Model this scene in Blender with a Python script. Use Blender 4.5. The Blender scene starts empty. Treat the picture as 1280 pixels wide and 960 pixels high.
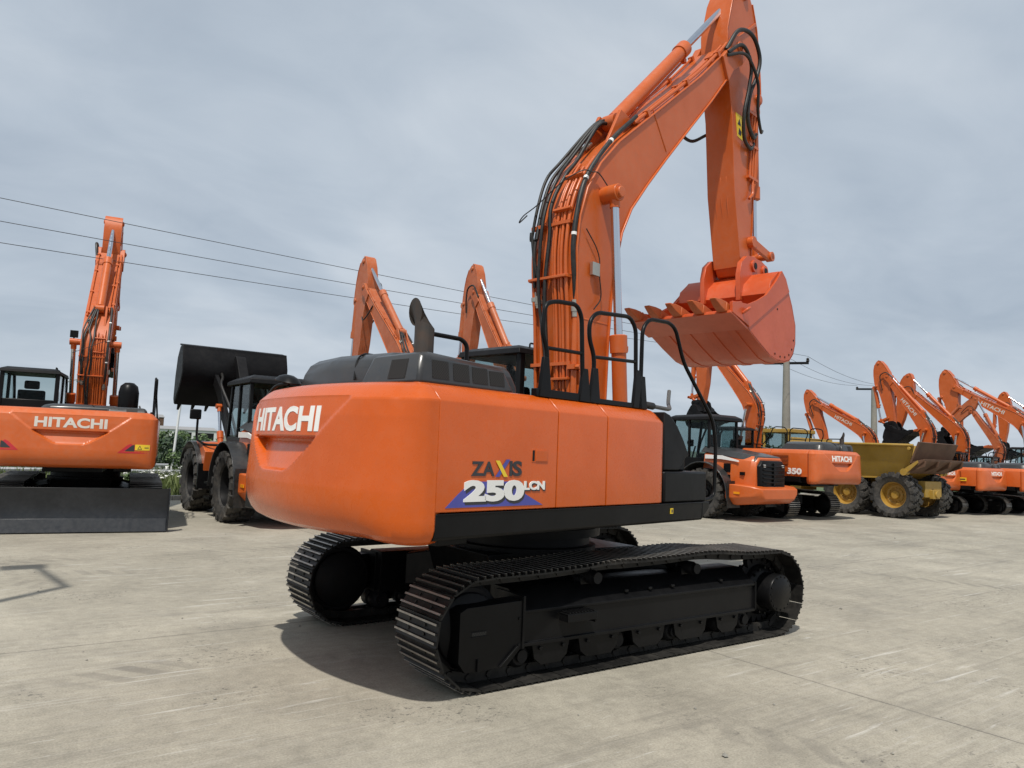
import bpy, bmesh, math, random
from mathutils import Matrix, Vector, noise
R_ = math.radians
random.seed(7)
scene = bpy.context.scene
COL = scene.collection

# ------------------------------------------------------------------ materials
def new_mat(name):
    m = bpy.data.materials.new(name); m.use_nodes = True
    nt = m.node_tree; nt.nodes.clear()
    out = nt.nodes.new('ShaderNodeOutputMaterial'); b = nt.nodes.new('ShaderNodeBsdfPrincipled')
    nt.links.new(b.outputs[0], out.inputs[0])
    return m, nt, b
def node(nt, t, **kw):
    n = nt.nodes.new(t)
    for k, v in kw.items(): setattr(n, k, v)
    return n
def ramp(nt, src, stops):
    r = node(nt, 'ShaderNodeValToRGB'); el = r.color_ramp.elements
    while len(el) < len(stops): el.new(0.5)
    for e, (p, c) in zip(el, stops):
        e.position = p; e.color = c if len(c) == 4 else (*c, 1)
    nt.links.new(src, r.inputs[0]); return r.outputs[0]
def g(v): return (v, v, v)
def noise_tex(nt, co, scale, detail=4, rough=.55, dist=0, stretch=None):
    n = node(nt, 'ShaderNodeTexNoise')
    n.inputs['Scale'].default_value = scale; n.inputs['Detail'].default_value = detail
    n.inputs['Roughness'].default_value = rough; n.inputs['Distortion'].default_value = dist
    if stretch is not None:
        mp = node(nt, 'ShaderNodeMapping'); mp.inputs['Scale'].default_value = stretch[:3]
        if len(stretch) > 3: mp.inputs['Rotation'].default_value = (0, 0, stretch[3])
        nt.links.new(co, mp.inputs[0]); co = mp.outputs[0]
    nt.links.new(co, n.inputs['Vector']); return n.outputs['Fac']
def mix(nt, fac, a, b, mode='MIX'):
    m = node(nt, 'ShaderNodeMix', data_type='RGBA', blend_type=mode)
    for s, v in ((0, fac), (6, a), (7, b)):
        if isinstance(v, (int, float)): m.inputs[s].default_value = v
        elif isinstance(v, tuple): m.inputs[s].default_value = (*v, 1) if len(v) == 3 else v
        else: nt.links.new(v, m.inputs[s])
    return m.outputs[2]
def bump(nt, b, h, strength=.2, dist=.01):
    n = node(nt, 'ShaderNodeBump'); n.inputs['Strength'].default_value = strength; n.inputs['Distance'].default_value = dist
    nt.links.new(h, n.inputs['Height']); nt.links.new(n.outputs[0], b.inputs['Normal'])

def paint(name, col, rough=.35, var=.12, dust=.0, coat=.3, metal=0, dustcol=(.30, .25, .19), chips=None, spec=.5, wave=0):
    m, nt, b = new_mat(name)
    co = node(nt, 'ShaderNodeTexCoord').outputs['Object']
    n1 = noise_tex(nt, co, 1.7, 5, .6); n2 = noise_tex(nt, co, 14, 4, .6)
    dark = tuple(c * (1 - var) for c in col); lite = tuple(min(1, c * (1 + var) + .004 * var) for c in col)
    c = ramp(nt, n1, [(.3, dark), (.7, lite)])
    if dust:
        d = node(nt, 'ShaderNodeMath', operation='MULTIPLY'); nt.links.new(n1, d.inputs[0]); nt.links.new(n2, d.inputs[1])
        f = ramp(nt, d.outputs[0], [(.18, g(0)), (.42, g(dust))])
        c = mix(nt, f, c, dustcol)
    if chips:
        n3 = noise_tex(nt, co, 9, 6, .7)
        f = ramp(nt, n3, [(.66, g(0)), (.70, g(1))])
        c = mix(nt, f, c, chips)
    nt.links.new(c, b.inputs['Base Color'])
    nt.links.new(ramp(nt, n2, [(.2, g(max(.04, rough - .1))), (.8, g(rough + .12))]), b.inputs['Roughness'])
    b.inputs['Metallic'].default_value = metal; b.inputs['Specular IOR Level'].default_value = spec
    b.inputs['Coat Weight'].default_value = coat; b.inputs['Coat Roughness'].default_value = .2
    if wave:
        wn = noise_tex(nt, co, 2.6, 2, .4); wa = node(nt, 'ShaderNodeMath', operation='MULTIPLY_ADD'); nt.links.new(wn, wa.inputs[0]); wa.inputs[1].default_value = 4.0; nt.links.new(n2, wa.inputs[2])
        bump(nt, b, wa.outputs[0], wave, .012)
    else: bump(nt, b, n2, .04, .004)
    return m
M = {}
M['orange'] = paint('fresh_orange_paint', (.56, .092, .0045), .27, .08, .07, .22, spec=.4, wave=.06)
M['orange_boom'] = paint('boom_orange_paint', (.53, .100, .012), .38, .1, .14, .15, spec=.4)
M['orange_bucket'] = paint('bucket_orange_paint', (.54, .078, .014), .40, .12, .1, .12, chips=(.42, .07, .015))
M['orange_old'] = paint('weathered_orange_paint', (.47, .105, .024), .5, .16, .35, .08, chips=(.30, .10, .045))
M['orange_bg'] = paint('used_orange_paint', (.55, .102, .011), .42, .09, .14, .2)
M['rust_steel'] = paint('rusty_worn_steel', (.52, .105, .020), .5, .15, .35, .05, 0, dustcol=(.20, .08, .03), chips=(.16, .07, .03))
M['black'] = paint('black_gloss_paint', (.005, .005, .0055), .38, .25, .06, .03, dustcol=(.03, .028, .025), spec=.16)
M['black_sat'] = paint('black_satin_steel', (.008, .008, .009), .48, .3, .12, .0, dustcol=(.045, .04, .035), spec=.16)
M['hood'] = paint('charcoal_hood_paint', (.024, .025, .026), .34, .08, .05, .2)
M['shoe'] = paint('track_shoe_steel', (.013, .0125, .012), .48, .3, .4, 0, 0, dustcol=(.07, .064, .055), spec=.22)
M['grouser'] = paint('polished_grouser_steel', (.40, .37, .33), .42, .3, .5, 0, .6, dustcol=(.12, .105, .085))
M['rubber'] = paint('black_hose_rubber', (.007, .007, .007), .5, .2, .1, 0)
M['tyre'] = paint('tyre_rubber', (.026, .025, .024), .75, .3, .55, 0, dustcol=(.13, .115, .095))
M['chrome'] = paint('chrome_rod', (.62, .65, .70), .14, .03, .0, 0, 1)
M['fitting'] = paint('zinc_fitting', (.5, .48, .42), .35, .15, .15, 0, .9)
M['fitting_dark'] = paint('dull_grey_steel', (.10, .10, .10), .5, .2, .2, 0, .3)
M['white'] = paint('white_lettering', (.80, .79, .76), .45, .05, 0, 0)
M['white_old'] = paint('faded_white_lettering', (.62, .58, .52), .5, .12, .2, 0)
M['decal_black'] = paint('black_lettering', (.03, .03, .035), .4, .1, 0, 0)
M['blue'] = paint('blue_decal', (.07, .075, .34), .4, .18, 0, 0)
M['yellow'] = paint('yellow_decal', (.80, .56, .03), .4, .06, .05, 0)
M['red'] = paint('red_decal', (.50, .02, .03), .35, .1, 0, .2)
M['dumper'] = paint('dusty_yellow_paint', (.37, .225, .030), .55, .16, .45, .05, dustcol=(.26, .18, .08))
M['rim_yellow'] = paint('yellow_rim_paint', (.38, .215, .03), .5, .12, .2, .1)
M['brown'] = paint('rusty_brown_plate', (.10, .05, .028), .7, .3, .4, 0, dustcol=(.17, .10, .06))
M['blade'] = paint('dark_blue_grey_blade', (.010, .012, .016), .42, .2, .12, .1, dustcol=(.09, .09, .09))
M['pole'] = paint('weathered_concrete_pole', (.25, .24, .21), .85, .15, .2, 0)
M['white_metal'] = paint('white_painted_metal', (.75, .76, .76), .4, .05, .05, .1)
M['galv'] = paint('galvanised_rail', (.36, .37, .38), .45, .1, .1, 0, .6)
M['wall'] = paint('pale_building_wall', (.62, .63, .62), .8, .06, .1, 0)
M['roof'] = paint('grey_building_roof', (.28, .28, .28), .7, .1, .1, 0)
M['bark'] = paint('grey_bark', (.11, .09, .07), .9, .3, 0, 0)
M['cable'] = paint('dark_cable', (.03, .03, .033), .6, .1, 0, 0)
M['kerb'] = paint('kerb_concrete', (.36, .345, .31), .9, .15, .3, 0)
M['lamp'] = paint('lamp_lens', (.75, .75, .72), .15, .03, 0, .5)
M['amber'] = paint('amber_lens', (.8, .30, .01), .2, .03, 0, .5)
M['seat'] = paint('seat_fabric', (.02, .02, .022), .8, .1, 0, 0)
m, nt, b = new_mat('tinted_cab_glass')
b.inputs['Base Color'].default_value = (.55, .64, .64, 1); b.inputs['Transmission Weight'].default_value = 1
b.inputs['Roughness'].default_value = .02; b.inputs['IOR'].default_value = 1.15; M['glass'] = m
m, nt, b = new_mat('dark_mesh_screen')
co = node(nt, 'ShaderNodeTexCoord').outputs['Object']
ck = node(nt, 'ShaderNodeTexChecker'); ck.inputs['Scale'].default_value = 90; nt.links.new(co, ck.inputs[0])
ck.inputs[1].default_value = (.003, .003, .003, 1); ck.inputs[2].default_value = (.022, .020, .017, 1)
nt.links.new(ck.outputs[0], b.inputs['Base Color']); b.inputs['Roughness'].default_value = .7; M['mesh'] = m
def leaf_mat(name, a, c):
    m, nt, b = new_mat(name)
    co = node(nt, 'ShaderNodeTexCoord').outputs['Object']
    nt.links.new(ramp(nt, noise_tex(nt, co, 2.5, 5, .7), [(.3, a), (.7, c)]), b.inputs['Base Color'])
    b.inputs['Roughness'].default_value = .6; b.inputs['Subsurface Weight'].default_value = 0
    return m
M['leaf'] = leaf_mat('green_leaves', (.035, .068, .016), (.10, .16, .04))
M['leaf_dark'] = leaf_mat('dark_green_needles', (.012, .03, .012), (.03, .06, .022))
M['grass'] = leaf_mat('meadow_grass', (.06, .095, .022), (.16, .19, .06))
M['flower'] = paint('white_petals', (.75, .75, .70), .7, .05, 0, 0)

def scaled_(a, b_):
    mm = bpy.data.materials['worn_concrete'].node_tree.nodes.new('ShaderNodeMath'); mm.operation = 'MULTIPLY'
    bpy.data.materials['worn_concrete'].node_tree.links.new(a, mm.inputs[0]); bpy.data.materials['worn_concrete'].node_tree.links.new(b_, mm.inputs[1]); return mm.outputs[0]
# concrete yard
m, nt, b = new_mat('worn_concrete'); M['concrete'] = m
co = node(nt, 'ShaderNodeTexCoord').outputs['Object']
big = noise_tex(nt, co, .16, 5, .6, .4); mid = noise_tex(nt, co, .9, 6, .65, .3)
fine = noise_tex(nt, co, 9, 6, .7); grit = noise_tex(nt, co, 70, 4, .7)
c = ramp(nt, big, [(.3, (.272, .250, .201)), (.5, (.322, .296, .239)), (.72, (.372, .342, .278))])
c = mix(nt, .42, c, ramp(nt, mid, [(.28, g(.24)), (.5, g(.5)), (.72, g(.70))]), 'OVERLAY')
c = mix(nt, .34, c, ramp(nt, fine, [(.25, g(.22)), (.5, g(.5)), (.75, g(.76))]), 'OVERLAY')
c = mix(nt, .45, c, ramp(nt, grit, [(.25, g(.14)), (.5, g(.5)), (.75, g(.82))]), 'OVERLAY')
vor = node(nt, 'ShaderNodeTexVoronoi'); vor.inputs['Scale'].default_value = 26; nt.links.new(co, vor.inputs['Vector'])
c = mix(nt, scaled_(ramp(nt, vor.outputs['Distance'], [(.05, g(1)), (.10, g(0))]), ramp(nt, vor.outputs['Color'], [(.80, g(0)), (.82, g(1))])), c, (.12, .11, .10))
c = mix(nt, scaled_(ramp(nt, vor.outputs['Distance'], [(.04, g(1)), (.08, g(0))]), ramp(nt, vor.outputs['Color'], [(.16, g(.8)), (.18, g(0))])), c, (.50, .48, .43))
# broom / scuff streaks in two directions, masked by patches
def streak(rot, sx, sy, lo, hi):
    return ramp(nt, noise_tex(nt, co, 1.0, 5, .7, .25, (sx, sy, 1, rot)), [(lo, g(0)), (hi, g(1))])
def masked(a, scale, lo, hi, off):
    mp = node(nt, 'ShaderNodeMapping'); mp.inputs['Location'].default_value = (off, off * .7, 0)
    nt.links.new(co, mp.inputs[0])
    msk = ramp(nt, noise_tex(nt, mp.outputs[0], scale, 3, .5), [(lo, g(0)), (hi, g(1))])
    mm = node(nt, 'ShaderNodeMath', operation='MULTIPLY'); nt.links.new(a, mm.inputs[0]); nt.links.new(msk, mm.inputs[1])
    return mm.outputs[0]
def scaled(a, k):
    mm = node(nt, 'ShaderNodeMath', operation='MULTIPLY'); nt.links.new(a, mm.inputs[0]); mm.inputs[1].default_value = k
    return mm.outputs[0]
c = mix(nt, scaled(masked(streak(-.15, .30, 5.5, .52, .70), .35, .44, .58, 3), .42), c, (.125, .115, .10))
c = mix(nt, scaled(masked(streak(.55, .4, 9, .54, .72), .5, .46, .58, 11), .36), c, (.135, .123, .106))
c = mix(nt, scaled(masked(streak(.05, .6, 14, .575, .68), .55, .47, .57, 23), .75), c, (.58, .56, .51))
c = mix(nt, scaled(masked(streak(.9, 2.0, 16, .60, .68), .8, .53, .62, 31), .65), c, (.56, .54, .50))
c = mix(nt, scaled(masked(streak(-.6, .9, 34, .5, .68), .3, .40, .58, 47), .36), c, (.44, .41, .36))
c = mix(nt, scaled(masked(ramp(nt, noise_tex(nt, co, 20, 5, .75), [(.56, g(0)), (.62, g(1))]), .8, .54, .62, 5), .8), c, (.075, .07, .065))
# oily blotches
c = mix(nt, scaled(ramp(nt, noise_tex(nt, co, .55, 4, .6, .6, (1, 1.9, 1, .3)), [(.58, g(0)), (.74, g(1))]), .28), c, (.155, .145, .13))
# tyre tread prints: short dark bars in wandering bands
def treads(rot, off, period, width, strength, c):
    mp = node(nt, 'ShaderNodeMapping'); mp.inputs['Rotation'].default_value = (0, 0, rot); mp.inputs['Location'].default_value = (off * .37, off, 0)
    nt.links.new(co, mp.inputs[0])
    sep = node(nt, 'ShaderNodeSeparateXYZ'); nt.links.new(mp.outputs[0], sep.inputs[0])
    wob = noise_tex(nt, mp.outputs[0], .12, 2, .4)
    y = node(nt, 'ShaderNodeMath', operation='MULTIPLY_ADD'); nt.links.new(wob, y.inputs[0]); y.inputs[1].default_value = 2.6; nt.links.new(sep.outputs[1], y.inputs[2])
    pp = node(nt, 'ShaderNodeMath', operation='PINGPONG'); nt.links.new(y.outputs[0], pp.inputs[0]); pp.inputs[1].default_value = period
    band = ramp(nt, pp.outputs[0], [(0, g(1)), (width * .8, g(1)), (width, g(0))])
    w = node(nt, 'ShaderNodeMath', operation='MULTIPLY_ADD'); nt.links.new(sep.outputs[1], w.inputs[0]); w.inputs[1].default_value = .6; nt.links.new(sep.outputs[0], w.inputs[2])
    s = node(nt, 'ShaderNodeMath', operation='PINGPONG'); nt.links.new(w.outputs[0], s.inputs[0]); s.inputs[1].default_value = .14
    bars = ramp(nt, s.outputs[0], [(.055, g(1)), (.085, g(0))])
    a = node(nt, 'ShaderNodeMath', operation='MULTIPLY'); nt.links.new(band, a.inputs[0]); nt.links.new(bars, a.inputs[1])
    return mix(nt, scaled(masked(a.outputs[0], .42, .46, .66, off), strength), c, (.15, .138, .12))
c = treads(-.12, 4.3, 3.1, .22, .62, c); c = treads(1.1, 9.1, 4.2, .2, .4, c); c = treads(.35, 17.3, 3.7, .2, .38, c)
# slab joints along the yard's grid (one crossing near the machine)
sep = node(nt, 'ShaderNodeSeparateXYZ'); nt.links.new(co, sep.inputs[0])
jw = noise_tex(nt, co, 6, 4, .7)
def joint(axis, pos, spacing, c):
    wob = node(nt, 'ShaderNodeMath', operation='MULTIPLY_ADD'); nt.links.new(jw, wob.inputs[0]); wob.inputs[1].default_value = .05; nt.links.new(sep.outputs[axis], wob.inputs[2])
    a = node(nt, 'ShaderNodeMath', operation='SUBTRACT'); nt.links.new(wob.outputs[0], a.inputs[0]); a.inputs[1].default_value = pos + .025
    pp = node(nt, 'ShaderNodeMath', operation='PINGPONG'); nt.links.new(a.outputs[0], pp.inputs[0]); pp.inputs[1].default_value = spacing
    f = ramp(nt, pp.outputs[0], [(0, g(1)), (.0055, g(1)), (.009, g(0))])
    halo = ramp(nt, pp.outputs[0], [(0, g(.35)), (.012, g(.16)), (.05, g(0))])
    c = mix(nt, halo, c, (.19, .175, .15))
    f = scaled_(f, ramp(nt, noise_tex(nt, co, 2.3, 5, .75), [(.36, g(.25)), (.56, g(1))]))
    return mix(nt, scaled(f, .7), c, (.075, .07, .062))
c = joint(1, 1.27, 6.0, c); c = joint(0, .72, 6.0, c)
nt.links.new(c, b.inputs['Base Color'])
nt.links.new(ramp(nt, mid, [(.3, g(.72)), (.7, g(.92))]), b.inputs['Roughness'])
b.inputs['Specular IOR Level'].default_value = .3
hsum = node(nt, 'ShaderNodeMath', operation='MULTIPLY_ADD'); nt.links.new(fine, hsum.inputs[0]); hsum.inputs[1].default_value = 1.5; nt.links.new(grit, hsum.inputs[2])
bump(nt, b, hsum.outputs[0], .22, .004)

# ------------------------------------------------------------------ mesh helpers
class MB:
    def __init__(s): s.v = []; s.f = []; s.m = []
    def add(s, vs, fs, mi=0):
        o = len(s.v); s.v += [tuple(p) for p in vs]
        for f in fs: s.f.append([i + o for i in f]); s.m.append(mi)
        return s
    def box(s, x0, x1, y0, y1, z0, z1, mi=0, T=None):
        vs = [(x, y, z) for z in (z0, z1) for y in (y0, y1) for x in (x0, x1)]
        if T is not None: vs = [T @ Vector(p) for p in vs]
        return s.add(vs, [(0, 1, 3, 2), (4, 6, 7, 5), (0, 4, 5, 1), (2, 3, 7, 6), (0, 2, 6, 4), (1, 5, 7, 3)], mi)
    def prism(s, poly, y0, y1, mi=0, ax='y', T=None):
        def P(a, b, y):
            p = {'y': (a, y, b), 'x': (y, a, b), 'z': (a, b, y)}[ax]
            return T @ Vector(p) if T is not None else p
        n = len(poly); vs = [P(a, b, y0) for a, b in poly] + [P(a, b, y1) for a, b in poly]
        fs = [tuple(range(n)), tuple(range(2 * n - 1, n - 1, -1))] + [(i, (i + 1) % n, n + (i + 1) % n, n + i) for i in range(n)]
        return s.add(vs, fs, mi)
    def strip(s, path, th, y0, y1, mi=0, close=False):
        """sheet of thickness th following an XZ path, from y0 to y1 (th>0: to the left of the path)"""
        off = offset2d(path, th); n = len(path)
        vs = []
        for (a, b), (c_, d) in zip(path, off): vs += [(a, y0, b), (a, y1, b), (c_, y1, d), (c_, y0, d)]
        fs = []
        for i in range(n - 1):
            o = 4 * i
            for k in range(4): fs.append((o + k, o + (k + 1) % 4, o + 4 + (k + 1) % 4, o + 4 + k))
        fs += [(0, 1, 2, 3), tuple(4 * (n - 1) + k for k in (3, 2, 1, 0))]
        return s.add(vs, fs, mi)
    def tube(s, pts, r, n=8, mi=0, closed=False):
        pts = [Vector(p) for p in pts]; N = len(pts)
        rr = r if isinstance(r, (list, tuple)) else [r] * N
        t0 = (pts[1] - pts[0]).normalized()
        up = Vector((0, 0, 1)) if abs(t0.z) < .9 else Vector((1, 0, 0))
        nrm = t0.cross(up).normalized(); vs = []
        for i, p in enumerate(pts):
            a = pts[max(0, i - 1)]; c_ = pts[min(N - 1, i + 1)]
            t = (c_ - a).normalized()
            nrm = (nrm - t * nrm.dot(t)).normalized(); bi = t.cross(nrm)
            for k in range(n):
                q = 2 * math.pi * k / n
                vs.append(p + (nrm * math.cos(q) + bi * math.sin(q)) * rr[i])
        fs = [(i * n + k, i * n + (k + 1) % n, (i + 1) * n + (k + 1) % n, (i + 1) * n + k) for i in range(N - 1) for k in range(n)]
        fs += [tuple(range(n - 1, -1, -1)), tuple(range((N - 1) * n, N * n))]
        return s.add(vs, fs, mi)
    def cyl(s, p0, p1, r, r1=None, n=24, mi=0):
        return s.tube([p0, p1], [r, r if r1 is None else r1], n, mi)
    def lathe(s, prof, o, axis='y', n=36, mi=0, cap=True):
        """profile [(radius, t)] turned round the axis through o"""
        vs = []
        for r, t in prof:
            for k in range(n):
                q = 2 * math.pi * k / n; a, b_ = r * math.cos(q), r * math.sin(q)
                p = {'y': (a, t, b_), 'x': (t, a, b_), 'z': (a, b_, t)}[axis]
                vs.append((o[0] + p[0], o[1] + p[1], o[2] + p[2]))
        m_ = len(prof)
        fs = [(i * n + k, i * n + (k + 1) % n, (i + 1) * n + (k + 1) % n, (i + 1) * n + k) for i in range(m_ - 1) for k in range(n)]
        if not cap: fs += [((m_ - 1) * n + k, (m_ - 1) * n + (k + 1) % n, (k + 1) % n, k) for k in range(n)]
        elif prof[0][0] > 1e-6: fs.append(tuple(range(n)))
        if cap and prof[-1][0] > 1e-6: fs.append(tuple(range((m_ - 1) * n, m_ * n)))
        return s.add(vs, fs, mi)
    def loft(s, rings, mi=0, cap=True):
        n = len(rings[0]); vs = [p for r in rings for p in r]
        fs = [(i * n + k, i * n + (k + 1) % n, (i + 1) * n + (k + 1) % n, (i + 1) * n + k) for i in range(len(rings) - 1) for k in range(n)]
        if cap: fs += [tuple(range(n)), tuple(range((len(rings) - 1) * n, len(rings) * n))]
        return s.add(vs, fs, mi)
    def mesh(s, name, mats, smooth=40, weld=False):
        me = bpy.data.meshes.new(name); bm = bmesh.new()
        vv = [bm.verts.new(p) for p in s.v]
        for f, mi in zip(s.f, s.m):
            try:
                fc = bm.faces.new([vv[i] for i in f]); fc.material_index = mi; fc.smooth = True
            except ValueError: pass
        if weld: bmesh.ops.remove_doubles(bm, verts=bm.verts, dist=1e-5)
        bmesh.ops.recalc_face_normals(bm, faces=bm.faces)
        bm.to_mesh(me); bm.free()
        for k in mats: me.materials.append(M[k])
        me.set_sharp_from_angle(angle=R_(smooth))
        return me
def offset2d(path, d):
    out = []
    for i, p in enumerate(path):
        a = path[max(0, i - 1)]; c_ = path[min(len(path) - 1, i + 1)]
        tx, tz = c_[0] - a[0], c_[1] - a[1]; l = math.hypot(tx, tz) or 1
        out.append((p[0] - tz / l * d, p[1] + tx / l * d))
    return out
def spline(pts, n=6):
    pts = [Vector(p) for p in pts]; P = [2 * pts[0] - pts[1]] + pts + [2 * pts[-1] - pts[-2]]; out = []
    for i in range(1, len(P) - 2):
        a, b_, c_, d = P[i - 1:i + 3]
        for k in range(n):
            t = k / n
            out.append(.5 * ((2 * b_) + (c_ - a) * t + (2 * a - 5 * b_ + 4 * c_ - d) * t * t + (3 * b_ - a - 3 * c_ + d) * t ** 3))
    out.append(pts[-1]); return out
def fillet(pts, r, n=5):
    """3-D polyline with rounded corners (bent tube)"""
    pts = [Vector(p) for p in pts]; out = [pts[0]]
    for i in range(1, len(pts) - 1):
        a, p, c_ = pts[i - 1:i + 2]; u = (a - p); v = (c_ - p)
        d = min(r, u.length * .49, v.length * .49); A = p + u.normalized() * d; B = p + v.normalized() * d
        for k in range(n + 1):
            t = k / n; out.append(A * (1 - t) ** 2 + p * 2 * t * (1 - t) + B * t * t)
    out.append(pts[-1]); return out
CACHE = {}
def part(name, key, fn, mats, parent, T=None, bevel=0, label=None, smooth=40, weld=False):
    if key is not None and key in CACHE: me = CACHE[key]
    else:
        mb = fn(); me = mb if isinstance(mb, bpy.types.Mesh) else mb.mesh(name, mats, smooth, weld)
        if key is not None: CACHE[key] = me
    o = bpy.data.objects.new(name, me); COL.objects.link(o)
    if parent is not None: o.parent = parent
    if T is not None: o.matrix_local = T
    if bevel:
        bv = o.modifiers.new('edge_rounding', 'BEVEL'); bv.width = bevel; bv.segments = 2; bv.limit_method = 'ANGLE'; bv.angle_limit = R_(38)
        bv.harden_normals = False
    if label: o['label'] = label
    return o
def thing(name, label, cat, loc=(0, 0, 0), rz=0, group=None, scale=1):
    o = bpy.data.objects.new(name, None); COL.objects.link(o); o.empty_display_size = .3
    o.location = loc; o.rotation_euler = (0, 0, rz); o.scale = (scale,) * 3
    o['label'] = label; o['category'] = cat
    if group: o['group'] = group
    return o
def tag(o, label=None, cat=None, group=None, kind=None):
    if label: o['label'] = label
    if cat: o['category'] = cat
    if group: o['group'] = group
    if kind: o['kind'] = kind
    return o
TXT = {}
def text2d(s, height, width=None, bold=.0, shear=0, spacing=1.0):
    """filled lettering as (verts2d, faces), left-bottom at the origin"""
    k = (s, bold, shear, spacing)
    if k not in TXT:
        cu = bpy.data.curves.new('lettering_curve', 'FONT'); cu.body = s; cu.offset = bold; cu.shear = shear; cu.space_character = spacing
        cu.resolution_u = 4; cu.dimensions = '2D'; cu.fill_mode = 'FRONT'
        o = bpy.data.objects.new('lettering_tmp', cu); COL.objects.link(o)
        dg = bpy.context.evaluated_depsgraph_get(); dg.update()
        me = bpy.data.meshes.new_from_object(o.evaluated_get(dg))
        TXT[k] = ([(v.co.x, v.co.y) for v in me.vertices], [tuple(p.vertices) for p in me.polygons])
        bpy.data.objects.remove(o); bpy.data.meshes.remove(me); bpy.data.curves.remove(cu)
    vs, fs = TXT[k]
    x0 = min(v[0] for v in vs); x1 = max(v[0] for v in vs); y0 = min(v[1] for v in vs); y1 = max(v[1] for v in vs)
    sy = height / (y1 - y0); sx = sy if width is None else width / (x1 - x0)
    return [((x - x0) * sx, (y - y0) * sy) for x, y in vs], fs
def letters(s, height, width, bold, mapfn, th=.003, mi=0, mb=None, **kw):
    """thick letters: mapfn(x, y, h) gives the 3-D point h above the surface"""
    vs, fs = text2d(s, height, width, bold, **kw); mb = mb or MB(); n = len(vs)
    V = [mapfn(x, y, th) for x, y in vs] + [mapfn(x, y, -.002) for x, y in vs]
    F = [f for f in fs]
    cnt = {}
    for f in fs:
        for i in range(len(f)):
            e = (f[i], f[(i + 1) % len(f)]); cnt[e] = 1
    for a, b_ in list(cnt):
        if (b_, a) not in cnt: F.append((b_, a, a + n, b_ + n))
    return mb.add(V, F, mi)

# ------------------------------------------------------------------ excavator
YC = 1.195                                                  # track centre
TP = [(-1.87, .43, .40), (1.87, .44, .41)]                  # idler and sprocket: x, z, radius at the shoe plate
def track_path():
    """closed centre line of the shoe plates, roughly even steps"""
    pts = []
    (xa, za, ra), (xb, zb, rb) = TP
    for k in range(0, 31): pts.append((xa + (xb - xa) * k / 30, .032))          # bottom run
    for k in range(1, 24):
        q = -math.pi / 2 + math.pi * k / 24; pts.append((xb + rb * math.cos(q), zb + rb * math.sin(q)))
    top = [(1.87, .85), (1.35, .855), (.80, .893), (.3, .878), (-.2, .868), (-.5, .872), (-.95, .848), (-1.4, .835), (-1.87, .83)]
    sp = spline([(a, 0, b_) for a, b_ in top], 6)
    pts += [(p.x, p.z) for p in sp]
    for k in range(1, 24):
        q = math.pi / 2 + math.pi * k / 24; pts.append((xa + ra * math.cos(q), za + ra * math.sin(q)))
    return pts
def shoes_mesh():
    P = track_path(); P.append(P[0]); L = [0]
    for a, b_ in zip(P, P[1:]): L.append(L[-1] + math.dist(a, b_))
    n = 52; pitch = L[-1] / n; mb = MB()
    def at(s):
        s %= L[-1]; i = 0
        while L[i + 1] < s: i += 1
        t = (s - L[i]) / (L[i + 1] - L[i]); a, b_ = P[i], P[i + 1]
        return a[0] + (b_[0] - a[0]) * t, a[1] + (b_[1] - a[1]) * t
    for k in range(n):
        a = at(k * pitch); b_ = at((k + 1) * pitch)
        ang = math.atan2(b_[1] - a[1], b_[0] - a[0]); l = math.dist(a, b_)
        T = Matrix.Translation((a[0], 0, a[1])) @ Matrix.Rotation(-ang, 4, 'Y')
        # local x along the run, local -z is outside (run goes round anticlockwise seen from -y)
        mb.prism([(.004, 0), (l * .96, 0), (l * 1.02, -.012), (l * 1.02, -.02), (l * .95, -.014), (.004, -.014)], -.3, .3, 0, T=T)
        for q in (.16, .5, .84):
            x = l * q
            mb.prism([(x - .010, -.013), (x + .010, -.013), (x + .007, -.034), (x - .007, -.034)], -.298, .298, 0, T=T)
            mb.box(x - .0075, x + .0075, -.296, .296, -.0362, -.0345, 1, T=T)
        for y in (-.085, .085):
            mb.box(.0, l * .97, y - .022, y + .022, .002, .075, 0, T=T)
            for q in (.33, .67): mb.cyl(T @ Vector((l * q, y * 1.35, -.013)), T @ Vector((l * q, y * 1.35, -.024)), .013, n=6)
        mb.cyl(T @ Vector((0, -.12, .045)), T @ Vector((0, .12, .045)), .024, n=8)
    return mb
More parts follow.
